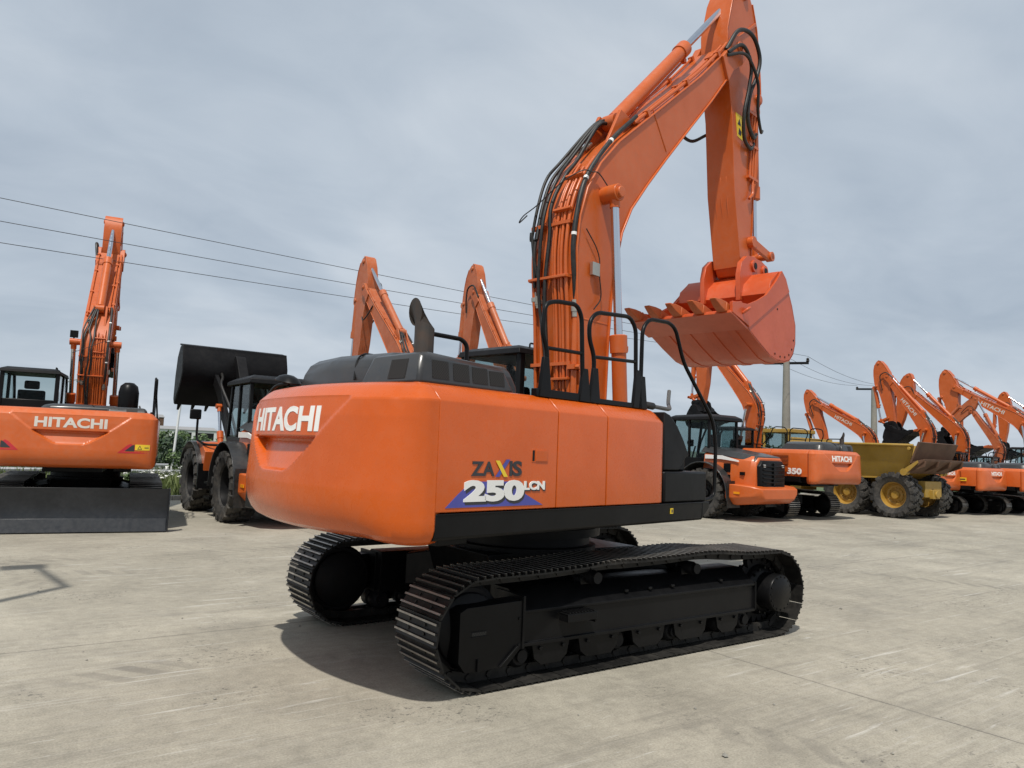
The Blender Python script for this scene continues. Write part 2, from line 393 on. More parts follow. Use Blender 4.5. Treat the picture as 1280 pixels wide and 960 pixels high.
def track_frame_mesh(sg):
    mb = MB(); Y0 = sg * YC
    def yy(d): return Y0 + sg * d                            # d grows outward
    def bx(x0, x1, d0, d1, z0, z1, mi=0):
        a, b_ = sorted((yy(d0), yy(d1))); mb.box(x0, x1, a, b_, z0, z1, mi)
    mb.prism([(yy(-.2), .285), (yy(.255), .285), (yy(.255), .31), (yy(.235), .315), (yy(.235), .535), (yy(.255), .54), (yy(.255), .56), (yy(.05), .70), (yy(-.2), .70)], -1.47, 1.50, 0, 'x')
    bx(1.5, 1.512, -.15, .262, .298, .575)                    # closing plate of the beam
    # idler guard block with its slot
    mb.prism([(-2.06, .24), (-2.0, .16), (-1.62, .16), (-1.47, .30), (-1.47, .645), (-2.0, .63), (-2.06, .60)], *sorted((yy(.08), yy(.262))), 0)
    mb.prism([(-1.485, .28), (-1.462, .28), (-1.462, .68), (-1.485, .68)], *sorted((yy(-.1), yy(.275))), 0)
    bx(-1.955, -1.815, .26, .2665, .41, .418); bx(-1.955, -1.815, .26, .2665, .447, .455); bx(-1.95, -1.82, .258, .2628, .418, .447, 1)
    for q in (.30, .50): bx(-1.52, -1.50, .262, .272, q, q + .02)
    mb.prism([(-1.70, .17), (-1.685, .17), (-1.52, .30), (-1.535, .31)], *sorted((yy(.262), yy(.285))), 0)
    mb.prism([(-1.90, .16), (-1.875, .16), (-1.885, .25), (-1.90, .25)], *sorted((yy(.262), yy(.28))), 0)
    # motor bracket fork and roller guards
    mb.prism([(1.5, .25), (1.80, .30), (1.80, .6), (1.5, .66)], *sorted((yy(-.2), yy(.02))), 0)
    for x, w in ((-1.15, .20), (-.62, .24), (-.02, .22), (.55, .24), (1.1, .18)):
        mb.prism([(x - w, .30), (x + w, .30), (x + w - .03, .17), (x + w - .1, .115), (x - w + .1, .115), (x - w + .03, .17)], *sorted((yy(.205), yy(.225))), 0)
        for q in (-.6, .6): mb.cyl((x + w * q, yy(.22), .25), (x + w * q, yy(.245), .25), .016, n=6)
    # step bolted on the beam
    bx(-1.10, -.78, .25, .36, .505, .518); bx(-1.10, -.78, .352, .366, .455, .515); bx(-.80, -.78, .25, .36, .43, .515); bx(-1.10, -1.08, .25, .36, .455, .515)
    for k in range(9): bx(-1.08 + k * .033, -1.065 + k * .033, .26, .36, .518, .53)
    # carrier roller brackets
    for x in (-.62, .68): bx(x - .1, x + .1, -.02, .08, .68, .74)
    for x in (-.3, 0, .3, 1.0): bx(x - .02, x + .02, .2, .225, .61, .63)
    return mb
def lower_roller(sg, x, z, r, w):
    def f():
        mb = MB(); y = sg * YC
        mb.lathe([(.05, -w), (r * .75, -w), (r, -w + .03), (r, -.03), (r * .82, -.02), (r * .82, .02), (r, .03), (r, w - .03), (r * .75, w), (.05, w)], (x, y, z), 'y', 20)
        mb.cyl((x, y - w - .03, z), (x, y + w + .03, z), .05, n=12); return mb
    return f
def disc_wheel(sg, x, z, r):
    def f():
        mb = MB(); y = sg * YC
        mb.lathe([(.06, -.16), (.16, -.15), (r - .13, -.1), (r - .12, -.075), (r - .09, -.075), (r - .09, -.045), (r - .06, -.03), (r - .06, .03), (r - .09, .045), (r - .09, .075), (r - .12, .075), (r - .13, .1), (.16, .15), (.06, .16)], (x, y, z), 'y', 40)
        for k in range(8):
            q = k * math.pi / 4; mb.cyl((x + .12 * math.cos(q), y + sg * .145, z + .12 * math.sin(q)), (x + .12 * math.cos(q), y + sg * .17, z + .12 * math.sin(q)), .016, n=6)
        return mb
    return f
def sprocket(sg):
    def f():
        mb = MB(); y = sg * YC; x, z, r = TP[1]
        mb.lathe([(.1, -.04), (r - .12, -.03), (r - .12, .03), (.1, .04)], (x, y, z), 'y', 40)
        for k in range(21):
            q = 2 * math.pi * k / 21; T = Matrix.Translation((x, y, z)) @ Matrix.Rotation(-q, 4, 'Y')
            mb.prism([(r - .14, -.045), (r - .05, -.018), (r - .05, .018), (r - .14, .045)], -.028, .028, 0, T=T)
        return mb
    return f
def final_drive(sg):
    def f():
        mb = MB(); y = sg * YC; x, z, _ = TP[1]
        mb.lathe([(.0, sg * .315), (.15, sg * .315), (.165, sg * .305), (.185, sg * .302), (.192, sg * .29), (.192, sg * .12), (.21, sg * .11), (.24, sg * .09), (.26, sg * .05), (.26, -sg * .1), (.0, -sg * .12)], (x, y, z), 'y', 44)
        for k in range(16):
            q = 2 * math.pi * k / 16; a, b_ = x + .168 * math.cos(q), z + .168 * math.sin(q)
            mb.cyl((a, y + sg * .30, b_), (a, y + sg * .313, b_), .010, n=6)
            a, b_ = x + .235 * math.cos(q), z + .235 * math.sin(q); mb.cyl((a, y + sg * .08, b_), (a, y + sg * .115, b_), .014, n=6)
        return mb
    return f
def centre_frame():
    mb = MB()
    mb.prism([(-1.05, .42), (1.0, .42), (.7, .86), (-1.2, .86)], -.55, .55)
    for sx in (-1, 1):
        for sy in (-1, 1):
            c0 = Vector((sx * .3 - .1, sy * .3, .66)); c1 = Vector((sx * 1.05, sy * 1.05, .52)); d = (c1 - c0).normalized(); nrm = Vector((-d.y, d.x, 0)).normalized() * .26
            r0 = [c0 + nrm + Vector((0, 0, .2)), c0 - nrm + Vector((0, 0, .2)), c0 - nrm - Vector((0, 0, .2)), c0 + nrm - Vector((0, 0, .2))]
            r1 = [c1 + nrm + Vector((0, 0, .17)), c1 - nrm + Vector((0, 0, .17)), c1 - nrm - Vector((0, 0, .15)), c1 + nrm - Vector((0, 0, .15))]
            mb.loft([r0, r1])
    return mb
# --- upper structure in its own frame: x forward, y left
INS = [(1.165, .34), (1.173, .25), (1.192, .16), (1.225, .095), (1.27, .055), (1.33, .025), (1.40, .008), (1.5, 0), (2.0, .03), (2.112, .045), (2.126, .052), (2.205, .135), (2.228, .17), (2.242, .22), (2.249, .30)]
def inset(z):
    for (a, i), (b_, j) in zip(INS, INS[1:]):
        if z <= b_: return i + (j - i) * (z - a) / (b_ - a)
    return INS[-1][1]
class CW:
    """counterweight: plan curve of the rear face swept over the heights, with the pressed-in panel"""
    def __init__(s, sym):
        s.sym = sym; s.yR = -1.43; s.yc = 0; s.h = .98 if sym else .92
        half = [(-2.916, -1.43), (-3.01, -1.408), (-3.10, -1.345), (-3.165, -1.22), (-3.21, -1.0), (-3.245, -.65), (-3.262, -.3)]
        ctl = half + [(-3.267, 0)] + [(x, -y) for x, y in half[::-1]] if sym else [(-2.918, -1.43), (-3.01, -1.408), (-3.105, -1.345), (-3.19, -1.235), (-3.255, -1.08), (-3.30, -.88), (-3.332, -.6), (-3.33, -.25), (-3.28, .1), (-3.20, .45), (-3.08, .78), (-2.9, 1.05), (-2.68, 1.23), (-2.4, 1.3)]
        s.base = [(p.x, p.y) for p in spline([(x, y, 0) for x, y in ctl], 16)]
        n = []
        for i in range(len(s.base)):
            a = s.base[max(0, i - 1)]; b = s.base[min(len(s.base) - 1, i + 1)]; tx, ty = b[0] - a[0], b[1] - a[1]; l = math.hypot(tx, ty)
            n.append((-ty / l, tx / l))                       # outward
        n[0] = (0, -1); s.nrm = n
        if sym: n[-1] = (0, 1)
        s.memo = {}
    def edge(s, z):
        """how far the side is drawn in at this height (follows the side panels' shoulder)"""
        if z < 1.38: return max(0, inset(z) - .05) * .3
        for (ya, za), (yb, zb) in zip(PANEL[1:], PANEL[2:10]):
            if za <= z <= zb and zb > za: return (ya + (yb - ya) * (z - za) / (zb - za)) + 1.43
        return .2
    def outline(s, z):
        if z in s.memo: return s.memo[z]
        i = inset(z); e = s.edge(z); out = []
        for (x, y), (nx, ny) in zip(s.base, s.nrm):
            d = y - s.yR
            if s.sym: d = min(d, -s.yR - y)
            t = min(1, max(0, d / (.16 if z > 1.42 else .55))); t = t * t * (3 - 2 * t); k = e + (i - e) * t if (s.sym or y < 0) else i
            out.append((x - nx * k, y - ny * k))
        s.memo[z] = out; return out
    def x(s, y, z):
        o = s.outline(z)
        for a, b in zip(o, o[1:]):
            if a[1] <= y <= b[1]: return a[0] + (b[0] - a[0]) * (y - a[1]) / max(1e-9, b[1] - a[1])
        return o[0][0] if y < o[0][1] else o[-1][0]
    def dent(s, y, z):
        zt, zb = 2.12, 1.60
        if z > zt + .03 or z < zb - .03: return 0
        t = min(1, max(0, (z - zb) / (zt - zb))); hw = s.h * (.26 + .74 * t ** .85)
        e = min(1, max(0, (hw - abs(y - s.yc)) / .06)); e *= min(1, max(0, (z - zb + .012) / .03)); e *= min(1, max(0, (zt + .02 - z) / .02))
        e = e * e * (3 - 2 * e)
        zl = 1.855; k = min(1, max(0, (zl - z) / .03)); k = k * k * (3 - 2 * k)
        return e * (.020 + .10 * k * max(0, (z - zb + .05) / (zl - zb + .05)))
    def pt(s, y, z, h=0): return (s.x(y, z) + s.dent(y, z) - h, y, z)
    def ring(s, z):
        o = s.outline(z); fine = []
        for a, b in zip(o, o[1:]):
            for q in range(2): fine.append((a[0] + (b[0] - a[0]) * q / 2, a[1] + (b[1] - a[1]) * q / 2))
        fine.append(o[-1])
        pts = [(-2.80, o[0][1] + .06, z)] + [(x + s.dent(y, z), y, z) for x, y in fine]
        return pts + ([(-2.80, o[-1][1] - .06, z)] if s.sym else [(-2.25, o[-1][1], z), (-2.25, -.8, z), (-2.80, -.8, z)])
    def mesh(s):
        zs = sorted(set([a for a, _ in INS] + [1.5 + .0225 * k for k in range(0, 28)] + [1.56, 1.585, 1.595, 1.60, 1.61, 1.83, 1.84, 1.85, 1.86, 2.10, 2.14]))
        mb = MB(); mb.loft([s.ring(z) for z in zs]); return mb
PANEL = [(-1.40, 1.375), (-1.43, 1.385), (-1.43, 2.112), (-1.426, 2.126), (-1.345, 2.205), (-1.315, 2.227), (-1.27, 2.242), (-1.20, 2.249), (-1.1, 2.25), (-.85, 2.25), (-.85, 1.375)]
def panel(x0, x1, round_front=False):
    mb = MB()
    if not round_front: return mb.prism(PANEL, x0, x1, 0, 'x')
    rings = []                                                # softened front corner of the tank
    for x, i in ((x0, 0), (x1 - .10, 0), (x1 - .05, .008), (x1 - .02, .03), (x1, .07)):
        rings.append([(x, y + (i if y < -1.2 else 0), z - (i if z > 2.1 else 0)) for y, z in PANEL])
    return mb.loft(rings)
F0 = (.22, 1.85)                                            # boom foot pin
PIV = (3.46, 7.72)                                          # boom tip / arm pin
BP = (4.03, 4.63)                                           # bucket pin
BACK = [(.05, 1.95), (.02, 2.45), (-.03, 3.2), (-.075, 3.6), (-.095, 3.97), (-.055, 4.32), (.06, 4.66), (.28, 5.0), (.62, 5.36), (.98, 5.66), (1.7, 6.26), (2.43, 6.87), (3.06, 7.46), (3.27, 7.68)]
FRONT = [(.44, 1.9), (.47, 2.45), (.49, 3.05), (.53, 3.5), (.60, 3.95), (.70, 4.33), (.88, 4.66), (1.2, 5.04), (1.6, 5.48), (2.24, 6.16), (2.72, 6.66), (3.18, 7.18), (3.3, 7.38)]
BW = .29
def rel(p, o): return (p[0] - o[0], p[1] - o[1])
def boom_mesh():
    mb = MB(); bk = [rel(p, F0) for p in BACK]; fr = [rel(p, F0) for p in FRONT]
    n = 14
    mb.prism(bk + fr[::-1], -BW, BW)
    mb.strip(bk, .022, -BW - .022, BW + .022); mb.strip(fr, -.022, -BW - .022, BW + .022)
    mb.lathe([(.0, -.36), (.12, -.36), (.15, -.33), (.15, .33), (.12, .36), (0, .36)], (0, 0, 0), 'y', 24)
    tip = rel(PIV, F0)
    for sg in (-1, 1):
        y0, y1 = sorted((sg * .225, sg * .335))
        mb.prism([rel(p, F0) for p in [(2.98, 7.40), (3.22, 7.66), (3.36, 7.87), (3.52, 7.90), (3.63, 7.80), (3.66, 7.64), (3.55, 7.49), (3.3, 7.32), (3.15, 7.10)]], y0, y1)
        mb.cyl((tip[0], sg * .33, tip[1]), (tip[0], sg * .36, tip[1]), .085, n=20)
        mb.cyl((tip[0], sg * .355, tip[1]), (tip[0], sg * .375, tip[1]), .05, n=6)
        c_ = rel((.36, 4.66), F0)
        mb.cyl((c_[0], sg * .2, c_[1]), (c_[0], sg * .5, c_[1]), .10, .095, n=22)
        mb.cyl((c_[0], sg * .5, c_[1]), (c_[0], sg * .535, c_[1]), .062, n=12)
        mb.prism([rel(p, F0) for p in [(.46, 5.22), (.80, 5.86), (.92, 5.84), (1.12, 5.74), (1.0, 5.66)]], *sorted((sg * .13, sg * .175)))
    # weld seam plates across the web
    mb.box(rel((.02, 0), F0)[0], rel((.49, 0), F0)[0], -BW - .004, BW + .004, 3.22 - F0[1], 3.245 - F0[1])
    return mb
def contour(d, y, t0, t1, wob=0):
    bk = offset2d([rel(p, F0) for p in BACK], d); sp = spline([(a, y, b_) for a, b_ in bk], 5); n = len(sp) - 1
    return [p for p in sp[int(t0 * n):int(t1 * n) + 1]]
PIPES = [(-.19, .055, .0, .56, .022), (-.13, .06, .02, .53, .018), (-.085, .05, .0, .51, .014), (-.04, .06, .0, .54, .018), (.0, .05, .0, .5, .012), (.18, .06, .0, .30, .020), (.27, .055, .0, .33, .020)]
def arm_mesh():
    o = PIV; mb = MB()
    body = [(3.84, 4.60), (3.62, 5.65), (3.52, 6.75), (3.36, 7.45), (3.34, 8.0), (3.5, 8.55), (3.68, 8.9), (3.82, 8.98), (3.98, 8.9), (4.12, 8.75), (4.27, 8.42), (4.36, 8.05), (4.42, 7.6), (4.44, 7.35), (4.36, 7.14), (4.28, 6.9), (4.22, 5.87), (4.16, 4.75), (4.12, 4.56), (4.03, 4.48), (3.92, 4.5)]
    mb.prism([rel(p, o) for p in body], -.2, .2)
    rim = [rel(p, o) for p in body[:8]]; mb.strip(rim, .02, -.215, .215)
    rim = [rel(p, o) for p in body[9:18]]; mb.strip(rim, .018, -.215, .215)
    for y in (-.09, .0, .09): mb.prism([rel(p, o) for p in [(3.83, 4.82), (3.645, 5.5), (3.60, 5.9), (3.575, 5.9), (3.62, 5.5), (3.80, 4.82)]], y - .012, y + .012)
    for p in ((3.86, 8.78), (4.36, 7.32)):
        a, b_ = rel(p, o); mb.lathe([(0, -.25), (.06, -.25), (.085, -.23), (.085, .23), (.06, .25), (0, .25)], (a, 0, b_), 'y', 18)
    mb.prism([rel(p, o) for p in [(3.62, 8.0), (3.68, 8.03), (4.25, 8.45), (4.22, 8.50)]], -.222, -.2)
    a, b_ = rel(BP, o); mb.lathe([(0, -.24), (.09, -.24), (.09, .24), (0, .24)], (a, 0, b_), 'y', 18)
    return mb
SIDE = [(2.53, 3.69), (2.53, 3.80), (2.96, 3.83), (3.26, 3.94), (3.52, 4.06), (3.82, 4.30), (4.02, 4.49), (4.16, 4.40), (4.28, 4.24), (4.40, 4.06), (4.53, 3.79), (4.53, 3.52), (4.46, 3.36), (4.33, 3.25), (4.15, 3.205), (3.9, 3.20), (3.67, 3.235), (3.28, 3.39), (2.96, 3.535)]
SHELL = [(2.50, 3.67), (2.96, 3.53), (3.28, 3.385), (3.67, 3.23), (3.9, 3.195), (4.15, 3.20), (4.33, 3.245), (4.46, 3.355), (4.535, 3.52), (4.535, 3.79), (4.41, 4.06), (4.29, 4.24), (4.16, 4.41), (4.03, 4.50)]
HB = .735
def bucket_mesh():
    o = BP; mb = MB()
    mb.strip([rel(p, o) for p in SHELL], .028, -HB, HB)
    for sg in (-1, 1):
        mb.prism([rel(p, o) for p in SIDE], *sorted((sg * (HB - .028), sg * HB)))
        mb.prism([rel(p, o) for p in [(2.52, 3.68), (2.53, 3.81), (2.96, 3.84), (3.26, 3.95), (3.52, 4.07), (3.82, 4.31), (4.02, 4.50), (4.16, 4.41), (4.28, 4.24), (3.02, 3.54)]], *sorted((sg * (HB - .004), sg * (HB + .014))))
        mb.prism([rel(p, o) for p in [(2.50, 3.66), (2.5, 3.79), (2.74, 3.84), (2.86, 3.78), (2.98, 3.55)]], *sorted((sg * (HB - .01), sg * (HB + .03))))
        for p in ((4.40, 3.42), (4.30, 3.33), (4.16, 3.28), (4.0, 3.27), (3.83, 3.29), (4.46, 3.56), (3.9, 3.93)):
            a, b_ = rel(p, o); mb.cyl((a, sg * (HB - .01), b_), (a, sg * (HB + .006), b_), .016, n=8, mi=1)
    # wear strips under the floor, cross tube at the back
    for y in (-.5, -.17, .17, .5): mb.strip([rel(p, o) for p in SHELL[1:9]], -.012, y - .06, y + .06)
    mb.strip([rel(p, o) for p in [(2.47, 3.675), (2.6, 3.64), (2.95, 3.53)]], -.03, -HB - .02, HB + .02)
    mb.prism([rel(p, o) for p in [(3.98, 4.49), (3.72, 4.30), (3.66, 4.12), (3.78, 4.02), (4.2, 4.3)]], -HB + .02, HB - .02)
    for sg in (-1, 1):
        for y in (.29, .225): pass
        ear = [(3.62, 4.06), (3.60, 4.43), (3.66, 4.62), (3.82, 4.74), (4.05, 4.78), (4.16, 4.76), (4.30, 4.76), (4.46, 4.72), (4.50, 4.60), (4.43, 4.42), (4.25, 4.22), (3.95, 4.12)]
        mb.prism([rel(p, o) for p in ear], *sorted((sg * .245, sg * .315)))
        for p in (BP, (4.38, 4.62)):
            a, b_ = rel(p, o); mb.cyl((a, sg * .24, b_), (a, sg * .345, b_), .088, n=20); mb.cyl((a, sg * .345, b_), (a, sg * .352, b_), .05, n=18, mi=1)
    a, b_ = rel((2.78, 3.74), o)
    mb.tube(fillet([(a, -HB - .03, b_ - .05), (a + .02, -HB - .09, b_), (a + .09, -HB - .09, b_ + .03), (a + .11, -HB - .03, b_)], .03), .02, 8, 0)
    return mb
def tooth_mesh():
    mb = MB()                                                # adapter and point, tip towards -x
    mb.loft([[(.2, -.075, -.05), (.2, .075, -.05), (.2, .075, .06), (.2, -.075, .06)], [(-.06, -.07, -.04), (-.06, .07, -.04), (-.06, .07, .075), (-.06, -.07, .075)]], 0)
    mb.loft([[(-.04, -.062, -.045), (-.04, .062, -.045), (-.04, .062, .085), (-.04, -.062, .085)], [(-.17, -.055, -.02), (-.17, .055, -.02), (-.17, .055, .075), (-.17, -.055, .075)], [(-.31, -.04, .035), (-.31, .04, .035), (-.31, .04, .052), (-.31, -.04, .052)]], 0)
    return mb
def xz(T, p): v = T @ Vector((p[0], 0, p[1])); return (v.x, v.z)
def cylinder(parent, U, p0, p1, y, split, rb, rr, pname, key, rodkey=None, paint_='orange_boom'):
    """hydraulic cylinder in the plane y=const; split = fraction where the barrel ends"""
    a = Vector((p0[0], y, p0[1])); b_ = Vector((p1[0], y, p1[1])); d = b_ - a; q = a + d * split; u = d.normalized()
    def fb():
        mb = MB(); mb.tube([a + u * .06, q - u * .12], rb, 24); mb.tube([q - u * .20, q - u * .01, q], [rb * 1.18, rb * 1.18, rb * .95], 24)
        mb.cyl(a + Vector((0, -.085, 0)), a + Vector((0, .085, 0)), rb * 1.05, n=20)
        side = Vector((0, 1, 0)).cross(u).normalized() * (rb + .03)
        mb.tube([a + u * .25 + side, q - u * .25 + side], .018, 8); mb.box(-.03, .03, -.03, .03, -.03, .03, 0, Matrix.Translation(q - u * .15 + side))
        return mb
    o = part(pname, None, fb, [paint_], parent, U)
    def fr():
        mb = MB(); mb.tube([q - u * .3, b_ - u * .07], rr, 20); mb.cyl(b_ + Vector((0, -.08, 0)), b_ + Vector((0, .08, 0)), rr * 1.6, n=20, mi=1); mb.tube([b_ - u * .16, b_], rr * 1.25, 16, 1); return mb
    part('piston_rod', None, fr, ['chrome', paint_], o)
    return o

def make_excavator(label, loc, yaw, upper, scale=1, rb=0, ra=0, rk=0, bs=1, hero=False, style='new', blade=False, boom_text=False, model_text=None, text=True, group='excavators parked in the background row', cw_decal=False, white='white', bucket_w=1, cab_scale=1, low_hood=False, boom_w=1, marker=False):
    """rb, ra, rk: extra tilt of boom, arm and bucket against the main machine's pose (degrees, + lifts forward/down)"""
    root = thing('crawler_excavator', label, 'excavator', loc, yaw, group, scale)
    op = 'orange' if hero else 'orange_bg'; ob = 'orange_boom' if hero else ('orange_old' if style == 'old' else 'orange_boom')
    U = Matrix.Rotation(upper, 4, 'Z')
    for sg in (-1, 1):
        t = part('track_chain', ('shoes',), shoes_mesh, ['shoe', 'grouser'], root, Matrix.Translation((0, sg * YC, 0)), smooth=30)
        fr = part('track_frame', ('tf', sg), lambda: track_frame_mesh(sg), ['black', 'mesh'], root, bevel=.006)
        part('front_idler', ('idl', sg), disc_wheel(sg, *TP[0]), ['black_sat'], root)
        part('drive_sprocket', ('spr', sg), sprocket(sg), ['black_sat'], root)
        part('final_drive', ('fd', sg), final_drive(sg), ['black'], root)
        xs = [-1.42 + .355 * k for k in range(9)]
        if hero or True:
            for x in xs: part('track_roller', ('ro', sg, x), lower_roller(sg, x, .195, .098, .17), ['black_sat'], fr)
            for x in (-.62, .68): part('carrier_roller', ('cr', sg, x), lower_roller(sg, x, .745, .062, .16), ['black_sat'], fr)
    part('centre_frame', ('cf',), centre_frame, ['black'], root, bevel=.01)
    part('slew_ring', ('slew',), lambda: MB().lathe([(.0, .83), (.72, .83), (.72, .90), (.66, .91), (.66, .99), (.76, 1.0), (.76, 1.08), (0, 1.08)], (-.40, -.05, 0), 'z', 48), ['black_sat'], root)
    # revolving frame and deck
    def deck():
        mb = MB(); mb.box(-2.80, .58, -1.33, 1.3, 1.20, 1.36); mb.box(.58, 1.55, .35, 1.3, 1.20, 1.36); mb.box(-2.4, .9, -.5, .5, 1.06, 1.2); mb.box(-2.24, -.15, -1.27, -.8, 1.36, 2.2); mb.box(-2.2, -.3, -.8, 1.25, 1.36, 2.2)
        mb.box(-2.5, -2.2, -1.0, -.7, 1.09, 1.2); mb.box(-.3, .75, -.45, .45, 1.36, 1.7)
        for y in (-.36, .36): mb.prism([(-.15, 1.36), (.75, 1.36), (.72, 1.75), (.40, 2.05), (.10, 2.05), (-.1, 1.8)], y - .035, y + .035)
        return mb
    part('revolving_frame', ('deck',), deck, ['black'], root, U, bevel=.008)
    def skirt():
        mb = MB(); mb.prism([(-1.40, 1.195), (-1.42, 1.215), (-1.426, 1.372), (-1.33, 1.372), (-1.2, 1.195)], -2.905, .60, 0, 'x')
        r0 = [(.60, y, z) for y, z in [(-1.41, 1.195), (-1.425, 1.215), (-1.428, 1.372), (-1.33, 1.372), (-1.2, 1.195)]]
        r1 = [(.74, y, z) for y, z in [(-1.40, 1.28), (-1.42, 1.30), (-1.428, 1.372), (-1.33, 1.372), (-1.2, 1.28)]]
        mb.loft([r0, r1]); mb.box(-2.9, .7, -1.43, -1.405, 1.362, 1.374)
        return mb
    sk = part('side_skirt', ('skirt',), skirt, ['black'], root, U, bevel=.01)
    part('side_skirt', ('skirtl',), lambda: MB().prism([(1.25, 1.2), (1.4, 1.2), (1.42, 1.22), (1.42, 1.372), (1.25, 1.372)], -2.6, 1.5, 0, 'x'), ['black'], root, U, bevel=.01)
    cw = CW(not hero)
    c_ = part('counterweight', ('cw', hero), cw.mesh, [op], root, U, smooth=19)
    if text:
        w, h_ = (1.19, .185) if hero else (1.16, .185)
        z0 = 1.885 if hero else 1.90
        part('maker_lettering', ('cwt', hero, white), lambda: letters('HITACHI', h_, w, .036, lambda x, y, hh: cw.pt(cw.yc + w / 2 - x, z0 + y, hh), .004), [white], c_)
    if cw_decal:
        for sg in (-1, 1):
            def tri(sg=sg):
                mb = MB()
                def P(pts, h_, mi):
                    ya, yb = min(p[0] for p in pts), max(p[0] for p in pts); N = 10; cols = []
                    for k in range(N + 1):
                        y = ya + (yb - ya) * min(.9995, max(.0005, k / N)); zs = []
                        for (a, b), (c, d) in zip(pts, pts[1:] + pts[:1]):
                            if (a - y) * (c - y) <= 0 and abs(a - c) > 1e-9: zs.append(b + (d - b) * (y - a) / (c - a))
                        cols.append((y, min(zs), max(zs)))
                    for (y0, a, b), (y1, c, d) in zip(cols, cols[1:]):
                        q = [cw.pt(sg * y, z, h) for h in (h_, -.003) for y, z in ((y0, a), (y1, c), (y1, d), (y0, b))]
                        mb.add(q, [(0, 1, 2, 3), (0, 1, 5, 4), (2, 3, 7, 6), (1, 2, 6, 5), (3, 0, 4, 7)], mi)
                P([(.78, 1.47), (.95, 1.63), (1.03, 1.66), (1.03, 1.64), (1.0, 1.60), (1.33, 1.60), (1.33, 1.47)], .003, 0)
                P([(.90, 1.51), (1.02, 1.62), (1.06, 1.63), (1.06, 1.51)], .005, 1)
                P([(1.07, 1.53), (1.07, 1.635), (1.32, 1.635), (1.32, 1.53)], .005, 2)
                P([(1.11, 1.545), (1.15, 1.62), (1.19, 1.545)], .007, 1); P([(1.127, 1.555), (1.15, 1.598), (1.173, 1.555)], .009, 2); P([(1.23, 1.57), (1.23, 1.585), (1.30, 1.585), (1.30, 1.57)], .007, 1)
                return mb
            part('warning_decal', ('tri', sg), tri, ['red', 'decal_black', 'yellow'], c_)
    # right side panels
    p1 = part('rear_side_panel', ('p1',), lambda: panel(-2.912, -1.690), [op], root, U, bevel=.004)
    p2 = part('side_door', ('p2',), lambda: panel(-1.678, -1.040), [op], root, U, bevel=.005)
    p3 = part('fuel_tank', ('p3',), lambda: panel(-1.026, -.105, True), [op], root, U, bevel=.005)
    def handle():
        mb = MB(); mb.box(-1.985, -1.80, -1.4325, -1.425, 1.725, 1.825, 1); mb.box(-1.98, -1.955, -1.434, -1.43, 1.735, 1.815, 0); mb.box(-1.945, -1.81, -1.437, -1.43, 1.735, 1.815, 1); return mb
    part('door_latch', ('lat',), handle, ['black_sat', op], p1, bevel=.003)
    # left side panels (seen on the other machines)
    def left():
        mb = MB(); pl = [(-a - .02, b_) for a, b_ in PANEL]; mb.prism(pl, -2.42 if hero else -2.84, -1.5, 0, 'x'); mb.prism(pl, -1.48, -.35, 0, 'x'); return mb
    lp = part('left_side_panel', ('lp', hero), left, [op], root, U, bevel=.005)
    part('side_vent', ('lv',), lambda: [MB()] and vent(), ['mesh', op], lp)
    if hero:
        yf = -1.4325
        def mp(x0, z0): return lambda x, y, h_: (x0 + x, yf - h_, z0 + y)
        def zx():
            mb = MB()
            letters('Z', .100, .118, .03, mp(-2.606, 1.624), .002, 0, mb); letters('A', .100, .118, .03, mp(-2.496, 1.624), .002, 0, mb)
            letters('I', .108, .028, .03, mp(-2.224, 1.624), .002, 0, mb); letters('S', .110, .10, .03, mp(-2.192, 1.623), .002, 0, mb)
            for k, (a, b_, mi) in enumerate((((-2.372, 1.618), (-2.262, 1.742), 1), ((-2.285, 1.618), (-2.375, 1.733), 2))):
                w = .042; h0 = yf - .002 - .0015 * k
                mb.add([(a[0], h0, a[1]), (a[0] + w, h0, a[1]), (b_[0] + w, h0, b_[1]), (b_[0], h0, b_[1])], [(0, 1, 2, 3)], mi)
            return mb
        part('model_lettering', None, zx, ['decal_black', 'blue', 'yellow'], p1)
        part('blue_stripe_decal', None, lambda: MB().prism([(-2.83, 1.412), (-2.72, 1.50), (-2.655, 1.545), (-2.62, 1.585), (-2.10, 1.585), (-2.06, 1.50), (-1.95, 1.452), (-1.845, 1.41)], yf - .001, yf + .004), ['blue'], p1)
        def n250():
            mb = MB()
            letters('250', .150, .605, .06, mp(-2.655, 1.426), .0022, 1, mb); letters('LCN', .066, .23, .05, mp(-2.050, 1.512), .0022, 1, mb)
            letters('250', .150, .610, .058, mp(-2.672, 1.446), .0045, 0, mb); letters('LCN', .066, .232, .045, mp(-2.062, 1.522), .0045, 0, mb)
            return mb
        part('number_lettering', None, n250, ['white', 'decal_black'], p1)
        part('warning_sticker', None, lambda: MB().box(.0, .042, -1.431, -1.42, 1.278, 1.328).box(.010, .032, -1.4325, -1.43, 1.288, 1.318, 1), ['yellow', 'decal_black'], sk)
    if marker: part('side_marker', None, lambda: MB().box(-2.45, -2.12, 1.45, 1.462, 1.60, 1.76).box(-2.40, -2.17, 1.461, 1.465, 1.65, 1.71, 1), ['yellow', 'decal_black'], lp)
    if model_text:
        part('number_lettering', ('mt', model_text), lambda: letters(model_text, .2, .52, .05, lambda x, y, h_: (-2.16 - x, 1.451 + h_, 1.45 + y), .003), ['white'], lp)
    # front right: tool box, step recess, sloping cover
    def toolbox():
        mb = MB(); mb.box(-.095, .70, -1.415, -.75, 1.376, 1.67); mb.box(-.095, .42, -1.33, -.8, 1.67, 1.95); return mb
    part('tool_box', ('tb',), toolbox, ['black'], root, U, bevel=.02)
